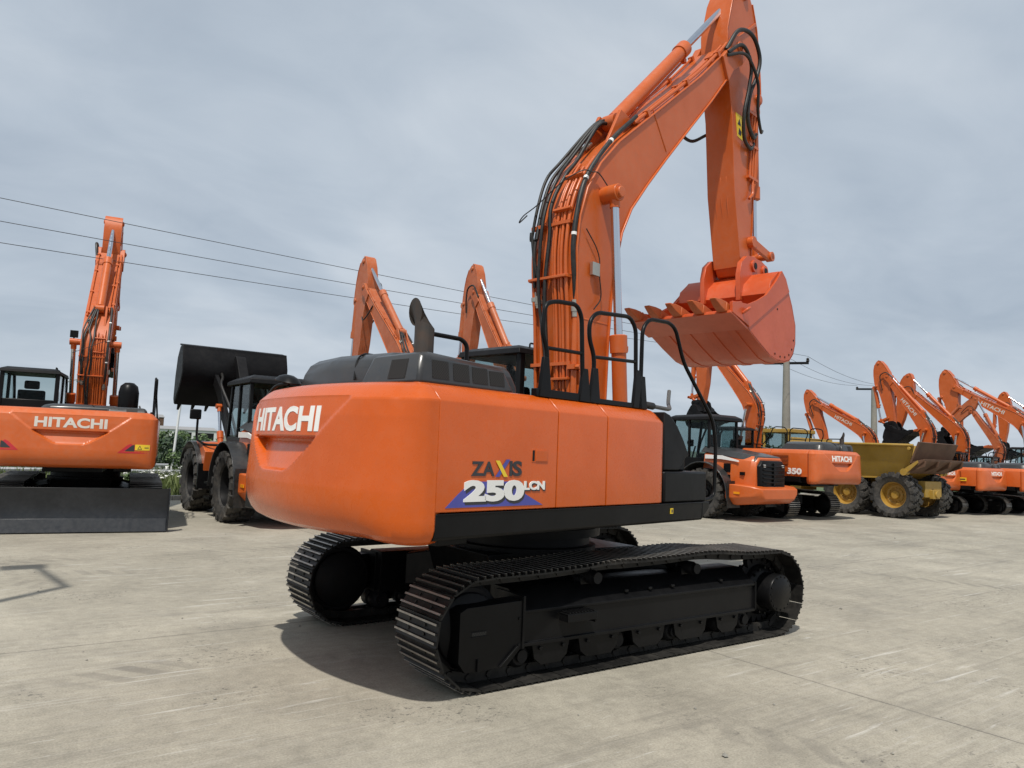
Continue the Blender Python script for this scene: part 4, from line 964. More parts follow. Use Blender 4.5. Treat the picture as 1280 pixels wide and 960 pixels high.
def make_loader(label, loc, yaw, bucket_rot=0, group='wheel loaders parked among the excavators', lamp_red=True, lower=0, scale=1):
    root = thing('wheel_loader', label, 'wheel loader', loc, yaw, group, scale)
    LT = Matrix.Translation((.65, 0, 1.95)) @ Matrix.Rotation(R_(lower), 4, 'Y') @ Matrix.Translation((-.65, 0, -1.95))
    for x in (-1.55, 1.55):
        for sg in (-1, 1): wheel(root, 'ldr', .81, .62, 17, x, sg * 1.02, sg, 'black_sat')
    # rear frame: hood, grille, counterweight
    def hood():
        mb = MB(); sec = [(-.98, 1.0), (-.98, 1.55), (-.92, 1.95), (-.72, 2.12), (.72, 2.12), (.92, 1.95), (.98, 1.55), (.98, 1.0)]
        def ring(x, k, dz): return [(x, y * k, z + (dz * (z - 1) / 1.12)) for y, z in sec]
        return mb.loft([ring(-3.25, .80, -.12), ring(-3.1, .90, -.06), ring(-2.6, 1.0, 0), ring(-1.5, 1.0, .12), ring(-1.35, .98, .14)])
    hd = part('engine_hood', ('lhood',), hood, ['orange_bg'], root, bevel=.02)
    def top():
        mb = MB(); sec = [(-.93, 1.97), (-.72, 2.16), (.72, 2.16), (.93, 1.97)]
        return mb.loft([[(x, y * k, z + d) for y, z in sec] for x, k, d in ((-3.2, .84, -.10), (-2.6, 1.0, 0), (-1.5, 1.0, .16), (-1.2, 1.0, .18))])
    part('hood_top', ('lhtop',), top, ['hood'], hd, bevel=.03)
    for sg in (-1, 1):
        def stripe(sg=sg):
            mb = MB(); pts = [(-1.45, 1.93), (-1.45, 2.06), (-2.1, 2.05), (-2.75, 1.90), (-2.75, 1.86), (-2.1, 1.93)]
            y = sg * .955
            return mb.prism(pts, *sorted((y, y + sg * .035)))
        part('hood_stripe', ('lst', sg), stripe, ['white'], hd)
        for z0, z1 in ((1.18, 1.45), (1.52, 1.80)):
            def vents(sg=sg, z0=z0, z1=z1):
                mb = MB(); mb.box(-2.45, -2.2, *sorted((sg * .97, sg * .995)), z0, z1)
                for k in range(5): mb.box(-2.45, -2.2, *sorted((sg * .99, sg * 1.005)), z0 + k * .055 + .01, z0 + k * .055 + .03)
                return mb
            part('hood_screen', ('lv', sg, z0), vents, ['black'], hd)
        part('hood_latch', ('llat', sg), lambda sg=sg: MB().box(-2.95, -2.8, *sorted((sg * .90, sg * .985)), 1.45, 1.55), ['black'], hd)
        part('grab_handle', ('lgh', sg), lambda sg=sg: MB().tube(fillet([(-1.85, sg * .98, 1.2), (-1.85, sg * 1.06, 1.2), (-1.85, sg * 1.06, 1.55), (-1.85, sg * .98, 1.55)], .04), .018, 8), ['orange_bg'], hd)
    def grille():
        mb = MB(); T = Matrix.Translation((-3.2, 0, 0))
        rings = [[(x, -k, z0), (x, k, z0), (x, k * 1.05, 1.75), (x, k * .8, zt), (x, -k * .8, zt), (x, -k * 1.05, 1.75)] for x, k, z0, zt in ((-3.05, .78, 1.02, 1.98), (-3.33, .66, 1.0, 1.92), (-3.36, .6, 1.05, 1.86))]
        mb.loft(rings)
        for k in range(6): z = 1.12 + k * .125; mb.prism([(-.58, z), (0, z - .03), (.58, z), (.58, z + .045), (0, z + .015), (-.58, z + .045)], -3.40, -3.355, 0, 'x')
        mb.box(-3.41, -3.36, -.03, .03, 1.06, 1.86)
        return mb
    gr = part('radiator_grille', ('lgr',), grille, ['black'], root, bevel=.01)
    for sg in (-1, 1): part('tail_light', ('ltl', sg), lambda sg=sg: MB().box(-3.395, -3.35, sg * .5 - .05, sg * .5 + .05, 1.72, 1.80), ['lamp'], gr, bevel=.01)
    def ballast():
        mb = MB()
        def ring(x, h, z0, z1, c): return [(x, -h, z1), (x, -h, z0 + c), (x, -h + c, z0), (x, h - c, z0), (x, h, z0 + c), (x, h, z1)]
        mb.loft([ring(-3.62, .95, .72, 1.05, .16), ring(-3.35, 1.2, .58, 1.12, .22), ring(-2.75, 1.26, .50, 1.16, .22), ring(-2.45, 1.26, .52, 1.14, .2)]); return mb
    bl = part('counterweight', ('lcw',), ballast, ['orange_bg'], root, bevel=.03)
    for sg in (-1, 1): part('side_reflector', ('lrf', sg), lambda sg=sg: MB().box(-3.0, -2.78, *sorted((sg * 1.25, sg * 1.27)), .86, .93), ['amber'], bl)
    def chassis():
        mb = MB(); mb.box(-2.6, -.2, -.5, .5, .55, 1.1); mb.box(-2.0, -1.1, -.8, .8, .65, .95); mb.box(.1, 2.1, -.45, .45, .55, 1.3); mb.box(1.2, 1.9, -.8, .8, .65, .95)
        mb.lathe([(0, .45), (.2, .45), (.2, 1.3), (0, 1.3)], (0, 0, 0), 'z', 16)
        for sg in (-1, 1): mb.box(-1.0, -.35, *sorted((sg * .7, sg * 1.22)), .45, 1.15)
        return mb
    part('chassis', ('lch',), chassis, ['black'], root, bevel=.015)
    for sg in (-1, 1):
        def fender(sg=sg):
            mb = MB(); pts = [(-1.55 + 1.0 * math.cos(q), .82 + .98 * math.sin(q)) for q in [R_(a) for a in range(5, 181, 12)]]
            pts = [(-.50, .75)] + pts + [(-2.58, .62)]
            mb.strip(pts, -.03, *sorted((sg * .66, sg * 1.36))); return mb
        part('rear_fender', ('lrfen', sg), fender, ['hood'], root, bevel=.008)
        part('mud_flap', ('lmf', sg), lambda sg=sg: MB().box(-2.62, -2.59, *sorted((sg * .70, sg * 1.34)), .40, 1.25), ['rubber'], root)
        if lamp_red: part('red_reflector', ('lred', sg), lambda sg=sg: MB().lathe([(0, -2.64), (.045, -2.64), (.05, -2.615), (0, -2.615)], (0, sg * 1.2, .74), 'x', 16), ['red'], root)
        def ff(sg=sg):
            mb = MB(); pts = [(1.55 + .98 * math.cos(q), .82 + .96 * math.sin(q)) for q in [R_(a) for a in range(20, 175, 12)]]
            mb.strip(pts + [(.56, .62)], -.03, *sorted((sg * .68, sg * 1.34))); return mb
        part('front_fender', ('lff', sg), ff, ['hood'], root, bevel=.008)
        part('front_panel', ('lfp', sg), lambda sg=sg: MB().prism([(.52, .95), (.42, 1.55), (.75, 1.74), (1.4, 1.80), (1.4, 1.62), (.85, 1.45), (.62, .95)], *sorted((sg * .5, sg * 1.22))), ['orange_bg'], root, bevel=.01)
        part('mud_flap', ('lst3', sg), lambda sg=sg: MB().box(.50, .56, *sorted((sg * .66, sg * 1.34)), .62, 1.25), ['black'], root)
        part('access_step', ('lst2', sg), lambda sg=sg: MB().box(-.5, -.46, *sorted((sg * .95, sg * 1.28)), .42, .83).box(-.5, .1, *sorted((sg * .95, sg * 1.28)), .42, .48).box(-.5, .1, *sorted((sg * .95, sg * 1.28)), .78, .83), ['black'], root)
        m = part('mirror', ('lmir', sg), lambda sg=sg: MB().box(1.02, 1.10, *sorted((sg * 1.22, sg * 1.5)), 2.36, 2.62).box(1.1, 1.2, *sorted((sg * 1.3, sg * 1.45)), 2.42, 2.58), ['black'], root, bevel=.03)
        part('mirror_arm', ('lma', sg), lambda sg=sg: MB().tube(fillet([(.35, sg * .8, 1.72), (.6, sg * 1.2, 1.72), (1.06, sg * 1.3, 1.85), (1.06, sg * 1.3, 2.4)], .12), .03, 8), ['black'], m)
    # cab
    def cab():
        mb = MB(); mb.prism([(-1.45, 1.3), (.15, 1.3), (.32, 1.75), (.15, 1.95), (-1.45, 1.95)], -.78, .78)
        for sg in (-1, 1):
            y0, y1 = sorted((sg * .70, sg * .78)); mb.box(-1.45, -1.36, y0, y1, 1.95, 3.25); mb.box(-.62, -.54, y0, y1, 1.95, 3.25)
            mb.prism([(.22, 1.9), (.30, 1.9), (.10, 3.25), (.02, 3.25)], y0, y1)
        return mb
    cb = part('cab', ('lcab',), cab, ['black'], root, bevel=.015)
    part('cab_roof', ('lroof',), lambda: MB().loft([[(-1.6, -.85, 3.22), (.3, -.85, 3.22), (.3, .85, 3.22), (-1.6, .85, 3.22)], [(-1.58, -.84, 3.34), (.28, -.84, 3.32), (.28, .84, 3.32), (-1.58, .84, 3.34)], [(-1.4, -.7, 3.43), (.1, -.7, 3.40), (.1, .7, 3.40), (-1.4, .7, 3.43)]]), ['black_sat'], cb, bevel=.02)
    def gl():
        mb = MB()
        for sg in (-1, 1): y = sg * .74; mb.box(-1.36, -.62, y - .004, y + .004, 1.95, 3.22); mb.prism([(-.54, 1.95), (.22, 1.95), (.05, 3.22), (-.54, 3.22)], y - .004, y + .004)
        mb.box(-1.42, -1.41, -.7, .7, 1.95, 3.22); mb.prism([(.25, 1.95), (.258, 1.95), (.068, 3.22), (.06, 3.22)], -.7, .7); return mb
    part('cab_window', ('lgl',), gl, ['glass'], cb)
    part('driver_seat', ('lseat',), lambda: MB().box(-1.0, -.5, -.25, .25, 1.95, 2.1).prism([(-1.1, 2.05), (-.95, 2.05), (-1.05, 2.75), (-1.15, 2.75)], -.25, .25).tube([(-.1, 0, 1.9), (-.25, 0, 2.35)], .03, 8), ['seat'], cb, bevel=.03)
    # lifted arms and bucket
    P0, P1 = (.70, 1.95), (2.62, 3.62)
    for sg in (-1, 1):
        part('lift_arm', ('larm', sg), lambda sg=sg: MB().prism([(.55, 1.95), (.70, 2.10), (1.35, 2.75), (1.75, 3.25), (2.5, 3.72), (2.72, 3.68), (2.72, 3.52), (2.0, 3.0), (1.6, 2.5), (.85, 1.82), (.65, 1.80)], *sorted((sg * .50, sg * .60))), ['black_sat'], root, LT, bevel=.01)
        cylinder(root, Matrix.Identity(4), (.95, 1.25), xz(LT, (1.55, 2.75)), sg * .66, .55, .075, .042, 'lift_cylinder', None, paint_='orange_bg')
    part('tilt_lever', ('ltil',), lambda: MB().prism([(1.45, 2.95), (1.62, 3.05), (2.35, 4.12), (2.3, 4.22), (2.15, 4.2), (1.35, 3.1)], -.13, .13), ['black_sat'], root, LT, bevel=.01)
    part('cross_tube', ('lxt',), lambda: MB().tube([(1.5, -.6, 2.82), (1.5, .6, 2.82)], .07, 12), ['black_sat'], root, LT)
    part('tilt_link', ('ltl2',), lambda: MB().tube([(2.25, 0, 4.15), (2.75, 0, 3.95)], .07, 10), ['black_sat'], root, LT)
    part('front_tower', ('ltw',), lambda: MB().box(.5, .9, -.4, .4, 1.3, 2.1), ['black'], root, bevel=.02)
    def hs():
        mb = MB()
        for sg in (-1, 1): mb.tube(spline([(.7, sg * .4, 2.0), (1.1, sg * .5, 2.7), (1.6, sg * .62, 3.3), (2.0, sg * .5, 3.55), (2.4, sg * .42, 3.7)], 6), .035, 8)
        return mb
    part('hydraulic_hose', ('lhos',), hs, ['rubber'], root, LT)
    TB = LT @ Matrix.Translation((P1[0], 0, P1[1])) @ Matrix.Rotation(R_(bucket_rot), 4, 'Y')
    def bucket():
        mb = MB(); o = P1
        prof = [(2.55, 4.42), (2.50, 4.25), (2.42, 3.95), (2.45, 3.65), (2.58, 3.42), (2.72, 3.28), (3.22, 2.86)]
        p2 = [rel(p, o) for p in prof]; mb.strip(p2, -.04, -1.45, 1.45)
        side = p2 + [rel(p, o) for p in [(3.30, 3.0), (3.22, 3.6), (3.05, 4.15), (2.8, 4.42)]]
        for sg in (-1, 1): mb.prism(side, *sorted((sg * 1.42, sg * 1.46)))
        mb.prism([rel(p, o) for p in [(2.52, 4.42), (2.9, 4.52), (2.92, 4.48), (2.55, 4.36)]], -1.45, 1.45)
        for y in (-.5, .5): mb.prism([rel(p, o) for p in [(2.70, 3.3), (2.5, 3.4), (2.52, 3.72), (2.45, 3.9), (2.6, 3.95)]], y - .1, y + .1)
        mb.prism([rel(p, o) for p in [(2.45, 3.85), (2.62, 4.05), (2.75, 4.0), (2.56, 3.7)]], -.14, .14)
        for k in range(8): y = -1.3 + k * .371; mb.loft([[rel((3.1, 2.95), o)[0:1] + (y - .07,) + rel((3.1, 2.95), o)[1:], rel((3.1, 2.95), o)[0:1] + (y + .07,) + rel((3.1, 2.95), o)[1:], rel((3.14, 3.02), o)[0:1] + (y + .07,) + rel((3.14, 3.02), o)[1:], rel((3.14, 3.02), o)[0:1] + (y - .07,) + rel((3.14, 3.02), o)[1:]], [rel((3.42, 2.70), o)[0:1] + (y - .03,) + rel((3.42, 2.70), o)[1:], rel((3.42, 2.70), o)[0:1] + (y + .03,) + rel((3.42, 2.70), o)[1:], rel((3.43, 2.72), o)[0:1] + (y + .03,) + rel((3.43, 2.72), o)[1:], rel((3.43, 2.72), o)[0:1] + (y - .03,) + rel((3.43, 2.72), o)[1:]]])
        return mb
    part('bucket', ('lbk',), bucket, ['black_sat'], root, TB, bevel=.01)
    return root

def make_hauler(label, loc, yaw):
    root = thing('dump_truck', label, 'dump truck', loc, yaw)
    for x in (-3.1, -1.35, 2.9):
        for sg in (-1, 1): wheel(root, 'hau', .79, .66, 18, x, sg * 1.1, sg, 'rim_yellow')
    def bed():
        mb = MB(); top = 2.56
        out = [(-3.85, 2.50), (-3.55, 1.62), (-3.0, 1.34), (.2, 1.30), (.75, 1.9), (.80, top)]
        for sg in (-1, 1):
            # side wall leaning out towards the top rim
            n = [(x, sg * (1.05 + .40 * (z - 1.3) / 1.26), z) for x, z in out]; n2 = [(x, y - sg * .06, z) for x, y, z in n]
            mb.add(n + n2, [tuple(range(6)), tuple(range(11, 5, -1))] + [(i, (i + 1) % 6, 6 + (i + 1) % 6, 6 + i) for i in range(6)])
            mb.tube([(-3.85, sg * 1.44, 2.51), (.80, sg * 1.46, 2.56)], .05, 8)
            for x in (-2.9, -1.6, -.3): mb.prism([(sg * 1.06, 1.32), (sg * 1.46, 2.5), (sg * 1.50, 2.5), (sg * 1.10, 1.32)], x - .05, x + .05, 0, 'x') if False else None
        mb.prism([(-3.55, 1.62), (-3.0, 1.34), (.2, 1.30), (.2, 1.36), (-3.0, 1.40), (-3.52, 1.68)], -1.1, 1.1)
        mb.prism([(.2, 1.30), (.75, 1.9), (.80, 2.75), (.74, 2.75), (.68, 1.92), (.15, 1.36)], -1.42, 1.42)
        mb.cyl((-3.72, 1.40, 2.40), (-3.72, 1.50, 2.40), .06, n=14, mi=0)
        return mb
    bd = part('dump_body', None, bed, ['dumper'], root, bevel=.012)
    def gate():
        mb = MB()
        mb.prism([(-3.80, 1.90), (-4.08, 2.62), (-4.02, 2.64), (-3.74, 1.92)], -1.42, 1.48)
        mb.prism([(-3.62, 1.55), (-4.20, 1.98), (-4.22, 2.06), (-3.78, 1.95)], -1.45, 1.45)
        for y in (-1.42, -.5, .4, 1.36): mb.prism([(-3.75, 1.62), (-4.2, 1.80), (-4.25, 2.0), (-3.9, 1.94)], y, y + .05)
        return mb
    part('tailgate', None, gate, ['brown'], bd, bevel=.01)
    for sg in (-1, 1): part('tailgate_arm', None, lambda sg=sg: MB().prism([(-3.5, 1.55), (-3.62, 1.75), (-4.0, 2.0), (-4.02, 1.92), (-3.7, 1.62)], *sorted((sg * 1.38, sg * 1.5))).cyl((-3.55, sg * 1.3, 1.6), (-3.55, sg * 1.52, 1.6), .12, n=14), ['dumper'], bd)
    def ch():
        mb = MB()
        for sg in (-1, 1): mb.box(-3.7, 1.2, *sorted((sg * .32, sg * .5)), .85, 1.28)
        mb.box(-3.85, -3.55, -.6, .6, .75, 1.3); mb.box(-3.95, -3.8, -.25, .25, .7, 1.0); mb.cyl((-4.0, 0, .85), (-3.6, 0, .85), .12, n=14)
        for x in (-3.1, -1.35, 2.9): mb.cyl((x, -.95, .82), (x, .95, .82), .2, n=18); mb.lathe([(0, -.3), (.3, -.25), (.34, 0), (.3, .25), (0, .3)], (x, 0, .82), 'y', 20)
        mb.box(.9, 4.6, -.55, .55, .7, 1.25)
        return mb
    part('chassis', None, ch, ['dumper'], root, bevel=.015)
    cb = part('cab', None, lambda: MB().prism([(1.25, 1.25), (2.75, 1.25), (2.9, 1.9), (2.5, 2.05), (1.25, 2.05)], -.8, .8).box(1.25, 1.35, -.8, -.72, 2.0, 3.0).box(1.25, 1.35, .72, .8, 2.0, 3.0).box(2.4, 2.5, -.8, -.72, 2.0, 3.0).box(2.4, 2.5, .72, .8, 2.0, 3.0).box(1.15, 2.6, -.85, .85, 2.95, 3.1), ['dumper'], root, bevel=.02)
    part('cab_window', None, lambda: MB().box(1.35, 2.4, -.765, -.757, 2.05, 2.95).box(1.35, 2.4, .757, .765, 2.05, 2.95).box(2.44, 2.45, -.72, .72, 2.05, 2.95).box(1.28, 1.29, -.72, .72, 2.05, 2.95), ['glass'], cb)
    part('engine_hood', None, lambda: MB().loft([[(2.8, -.75, 1.2), (2.8, .75, 1.2), (2.8, .75, 2.0), (2.8, -.75, 2.0)], [(4.8, -.7, 1.0), (4.8, .7, 1.0), (4.8, .65, 1.7), (4.8, -.65, 1.7)]]).box(2.1, 3.8, -1.45, -.78, 1.6, 1.7).box(2.1, 3.8, .78, 1.45, 1.6, 1.7), ['dumper'], root, bevel=.05)
    return root

# ------------------------------------------------------------------ the parked machines
BG = 'machines parked in the background row'
def bg(label, x0, y0, s, rb, ra, bs, **kw):
    r = make_excavator(label, (x0, y0, 0), R_(90), kw.pop('upper', 0), scale=s, rb=rb, ra=ra, bs=bs, **kw); return r
make_excavator('excavator with black dozer blade and warning triangles, seen from behind at left edge', (-2.80, 12.75, 0), R_(80.5), R_(-2.5), rb=-9, ra=-5, bs=.705, blade=True, bucket_w=.42, cab_scale=1.12, low_hood=True, boom_w=1.3, cw_decal=True, white='white_old')
make_loader('wheel loader with raised black bucket between bladed excavator and foreground counterweight', (.88, 12.35, 0), R_(90), scale=.96, bucket_rot=4)
make_loader('wheel loader showing black radiator grille and orange rear ballast', (14.35, 10.25, 0), R_(91), bucket_rot=-20, lower=66, scale=.93)
bg('excavator half hidden behind the foreground counterweight, boom left of exhaust', 4.0, 10.5, 1.0, .5, -3.5, .75, style='old')
bg('excavator hidden behind the foreground hood, boom between exhaust stack and cab', 7.0, 10.5, 1.0, -12.1, 9.1, .71, style='old')
bg('excavator with number on its side, counterweight facing out beside yellow dump truck', 17.3, 9.75, .975, -5, 5, .70, model_text='350')
make_hauler('dusty yellow articulated dump truck with rusty brown tailgate', (22.35, 10.0, 0), R_(90))
bg('excavator with long low lettered boom reaching over yellow dump body', 25.5, 9.53, .80, 14.0, 8.0, .75, boom_text=True)
bg('excavator with amber side marker just right of dump truck tailgate, boom tallest there', 27.7, 8.80, .82, -10.4, 24.4, .80, boom_text=True, marker=True)
bg('excavator cut by right edge, arm folded back behind the tallest boom', 30.0, 8.14, .83, 1.4, -12.4, .77)
bg('excavator with stubby forward stretched arm below the long lettered boom', 33.4, 8.2, .80, -12, -28, .60, style='old')
bg('excavator with hooked arm top and white word on long shallow boom', 40.0, 8.5, 1.0, 13.3, -1.3, .90, boom_text=True)
bg('farthest excavator whose arm top just enters at right edge', 44.0, 8.5, 1.0, 9.2, -9.2, .69)

# ------------------------------------------------------------------ ground beyond the yard
mb = MB(); mb.add([(-60, -60, 0), (130, -60, 0), (130, 17.0, 0), (-60, 17.0, 0)], [(0, 1, 2, 3)])
tag(part('yard', None, lambda: mb, ['concrete'], None), kind='structure')
def kerb():
    mb = MB(); x = -60
    while x < 130: mb.box(x + .004, x + .996, 17.0, 17.18, -.2, .13); x += 1
    return mb
tag(part('kerb', None, kerb, ['kerb'], None, bevel=.015), kind='structure')
M['soil'] = leaf_mat('green_meadow_ground', (.045, .08, .018), (.10, .14, .04))
def ground_z(x, y):
    if y < 17.2: return -.12
    d = y - 17.2
    z = -.05 + .25 * min(1, d / 3) * (1 if d < 9 else max(0, 1 - (d - 9) / 6)) - .2 * min(1, max(0, d - 15) / 30)
    return z + .12 * noise.noise((x * .15, y * .15, 0)) * min(1, d / 4)
def meadow():
    mb = MB(); xs = [-400, -150, -80] + [-60 + 2.5 * k for k in range(77)] + [180, 300, 700, 1400]; ys = [17.18, 17.8, 18.5] + [19 + 1.5 * k for k in range(22)] + [60, 80, 120, 200, 400, 800, 1500]
    V = [(x, y, ground_z(x, y)) for y in ys for x in xs]; n = len(xs)
    return mb.add(V, [(j * n + i, j * n + i + 1, (j + 1) * n + i + 1, (j + 1) * n + i) for j in range(len(ys) - 1) for i in range(n - 1)])
tag(part('meadow', None, meadow, ['soil'], None, smooth=180), kind='structure')
def hill():
    mb = MB(); V = []; n = 60
    for j in range(8):
        for i in range(n):
            a = R_(20 + 110 * i / (n - 1)); d = 420 + 60 * j; h = 12 * math.sin(math.pi * min(1, j / 5) * .5) * (.55 + .45 * noise.noise((i * .13, 2, 0)))
            if j > 5: h *= .8
            V.append((-5 + d * math.cos(a), -6 + d * math.sin(a), -1.0 + h))
    return mb.add(V, [(j * n + i, j * n + i + 1, (j + 1) * n + i + 1, (j + 1) * n + i) for j in range(7) for i in range(n - 1)])
M['hill'] = leaf_mat('far_hill_scrub', (.075, .095, .06), (.16, .16, .11))
tag(part('hill', None, hill, ['hill'], None, smooth=180), kind='structure')
# grass and flowers on the verge
rnd = random.Random(3)
def blades(n, x0, x1, y0, y1, h0, h1, w):
    mb = MB()
    for _ in range(n):
        x, y = rnd.uniform(x0, x1), rnd.uniform(y0, y1); z = ground_z(x, y); h = rnd.uniform(h0, h1); a = rnd.uniform(0, 6.28); dx, dy = math.cos(a) * w, math.sin(a) * w; lx, ly = rnd.uniform(-.3, .3) * h, rnd.uniform(-.3, .3) * h
        mb.add([(x - dx, y - dy, z), (x + dx, y + dy, z), (x + lx + dx * .4, y + ly + dy * .4, z + h * .7), (x + lx * 1.6, y + ly * 1.6, z + h)], [(0, 1, 2, 3)])
    return mb
tag(part('verge_grass', None, lambda: blades(9000, -4, 6, 17.3, 26, .15, .55, .03), ['grass'], None, label='tall rough meadow grass behind the kerb', smooth=180), cat='grass', kind='stuff')
def flowers():
    mb = MB()
    for _ in range(150):
        cx, cy = rnd.choice([(-.6, 18.6), (.2, 19.5), (1.0, 21), (.5, 22.5), (1.6, 24)]); x, y = rnd.gauss(cx, .9), max(17.5, rnd.gauss(cy, .7)); z = ground_z(x, y) + rnd.uniform(.35, .62)
        for k in range(3):
            a = rnd.uniform(0, 6.28); q = [(x + .032 * math.cos(a + t) + rnd.uniform(-.05, .05), y + .032 * math.sin(a + t), z + rnd.uniform(-.03, .03)) for t in (0, 1.57, 3.14, 4.71)]; mb.add(q, [(0, 1, 2, 3)])
    return mb
tag(part('meadow_flowers', None, flowers, ['flower'], None, label='white flower heads scattered in the verge grass', smooth=180), cat='flowers', kind='stuff')
def bush(label, x, y, w, d, h, n, mat='leaf', cat='bush', name='bush', sz=.11, group=None, tall=False):
    z0 = ground_z(x, y) if y > 17.2 else 0
    r = thing(name, label, cat, (x, y, z0), 0, group); rr = random.Random(int(x * 31 + y * 17))
    cl = [(rr.gauss(0, w * .26), rr.gauss(0, d * .26), h * (rr.uniform(.25, .8) if not tall else rr.uniform(.12, .95)), rr.uniform(.16, .34) * min(w, h) * (1 if not tall else .8)) for _ in range(13)]
    def f():
        mb = MB()
        for _ in range(n):
            cx, cy, cz, cr = rr.choice(cl)
            if tall: k = max(.12, 1.1 - cz / h); cx *= k; cy *= k
            v = Vector((rr.gauss(0, 1), rr.gauss(0, 1), rr.gauss(0, .8))).normalized() * cr * rr.uniform(.5, 1.05); p = Vector((cx, cy, max(.05, cz))) + v
            p.z = max(.03, p.z); a = Vector((rr.gauss(0, 1), rr.gauss(0, 1), rr.gauss(0, 1))).normalized(); b2 = a.orthogonal().normalized(); s2 = sz * rr.uniform(.6, 1.3)
            mb.add([p - a * s2, p + b2 * s2 * .5, p + a * s2, p - b2 * s2 * .5], [(0, 1, 2, 3)])
        return mb
    part('crown', None, f, [mat], r, smooth=180)
    def st():
        mb = MB()
        for cx, cy, cz, cr in cl[:6]: mb.tube([(0, 0, 0), (cx * .4, cy * .4, cz * .5), (cx, cy, cz)], [.06, .04, .015], 6)
        return mb
    part('trunk', None, st, ['bark'], r)
    return r
GB = 'bushes on the bank behind the yard'
bush('broad green bush under the raised loader bucket', 4.3, 36, 5.5, 3, 2.0, 3200, group=GB, sz=.14)
bush('round dark bush left of the loader mirror', 3.2, 30, 2.2, 2, 1.9, 2000, group=GB, sz=.12, mat='leaf_dark')
bush('low green bush right of the glazed hut', 2.0, 40, 3.2, 2.4, 1.8, 1800, group=GB, sz=.14)
bush('wide pale green bush far behind the white pole', 6.5, 52, 9, 4, 2.6, 2600, group=GB, sz=.2)
bush('small bush beside the kerb behind the dozer blade', -.9, 18.3, 1.2, .9, .7, 700, group=GB, sz=.06)
bush('leafy bush behind loader front tyre', 2.6, 24, 2.4, 2, 1.3, 1500, group=GB, sz=.09)
bush('dark upright conifer behind the numbered excavator and dump truck', 28.5, 17.2, 1.3, 1.3, 4.4, 2600, mat='leaf_dark', cat='tree', name='conifer_tree', sz=.12, tall=True)
bush('small round bush beside the dark conifer', 30.3, 17.6, 1.2, 1.2, 3.0, 900, group=None, sz=.12, mat='leaf_dark')
# guard rails behind the verge
def guard_rail(label, x0, x1, y):
    r = thing('guard_rail', label, 'guard rail', (0, 0, 0), 0, 'guard rails on the verge')
    def beam():
        mb = MB(); zz = .48
        prof = [(-.02, .16), (.03, .11), (.03, .05), (-.02, 0), (.03, -.05), (.03, -.11), (-.02, -.16)]
        mb.prism([(y - a, zz + b2) for a, b2 in prof] + [(y - a + .008, zz + b2) for a, b2 in prof[::-1]], x0, x1, 0, 'x'); return mb
    part('rail_beam', None, beam, ['galv'], r)
    x = x0 + 1
    while x < x1:
        part('rail_post', ('gpost', y), lambda: MB().box(-.03, .03, y + .03, y + .12, -.3, .62), ['galv'], r, Matrix.Translation((x, 0, 0))); x += 4
    return r
guard_rail('near galvanised guard rail above the flowers behind the kerb', -20, 14, 22.6)
guard_rail('far galvanised guard rail below the glazed hut', -20, 16, 29)
# hut, warehouse, tower, poles
def building(name, label, x, y, rz, L, W, H, wallmat='wall', roofmat='roof', pitch=.15, win=0):
    r = thing(name, label, 'building', (x, y, ground_z(x, y) if y < 300 else -1), rz)
    wl = part('wall', None, lambda: MB().box(-L / 2, L / 2, -W / 2, W / 2, -1, H), [wallmat], r)
    part('roof', None, lambda: MB().prism([(-W / 2 - .3, H), (W / 2 + .3, H), (W / 2 + .3, H + .15), (0, H + .15 + pitch * W / 2), (-W / 2 - .3, H + .15)], -L / 2 - .3, L / 2 + .3, 0, 'x'), [roofmat], r)
    for k in range(win):
        a = -L / 2 + L * (k + .5) / win
        part('window', None, lambda a=a: MB().box(a - L / win * .36, a + L / win * .36, -W / 2 - .03, -W / 2 + .02, H * .35, H * .85), ['black_sat'], wl)
    return r
building('hut', 'small glazed hut with flat pale roof behind the left excavator', -.6, 33.5, R_(6), 5.2, 3, 2.6, wallmat='black_sat', roofmat='wall', pitch=.05, win=3)
building('warehouse', 'long low white warehouse on the horizon below the loader bucket', 44, 300, R_(-6), 62, 20, 5.5, pitch=.12, win=8)
building('warehouse', 'brown roofed shed on the distant ridge', 62, 440, R_(-4), 46, 16, 13, wallmat='brown', pitch=.2)
tw = building('water_tower', 'squat tower building on the far hill above the hut', 20, 430, 0, 9, 9, 17.5, wallmat='roof', pitch=.1, win=2)
p = thing('flag_pole', 'slim white pole standing under the loader bucket', 'pole', (1.42, 24.0, ground_z(1.42, 24)), 0)
p.rotation_euler = (0, R_(3.0), 0)
part('pole_shaft', None, lambda: MB().tube([(0, 0, -.3), (0, 0, 4.6)], .045, 12), ['white_metal'], p)
part('pole_base', None, lambda: MB().lathe([(0, 0), (.14, 0), (.14, .05), (.06, .08), (0, .08)], (0, 0, -.02), 'z', 16), ['kerb'], p)
p = thing('street_lamp', 'thin grey street lamp rising behind left excavator hand rail', 'street lamp', (-.2, 44, -.1), 0)
part('lamp_post', None, lambda: MB().tube([(0, 0, 0), (0, 0, 4.7)], [.09, .05], 10).tube(fillet([(0, 0, 4.6), (0, 0, 4.9), (.9, 0, 5.15)], .2), .035, 8).tube(fillet([(0, 0, 4.6), (0, 0, 4.9), (-.7, 0, 5.1)], .2), .035, 8), ['galv'], p)
for sx in (-1, 1): part('lamp_head', None, lambda sx=sx: MB().box(sx * .85 - .22, sx * .85 + .22, -.1, .1, 5.08, 5.18), ['galv'], p)
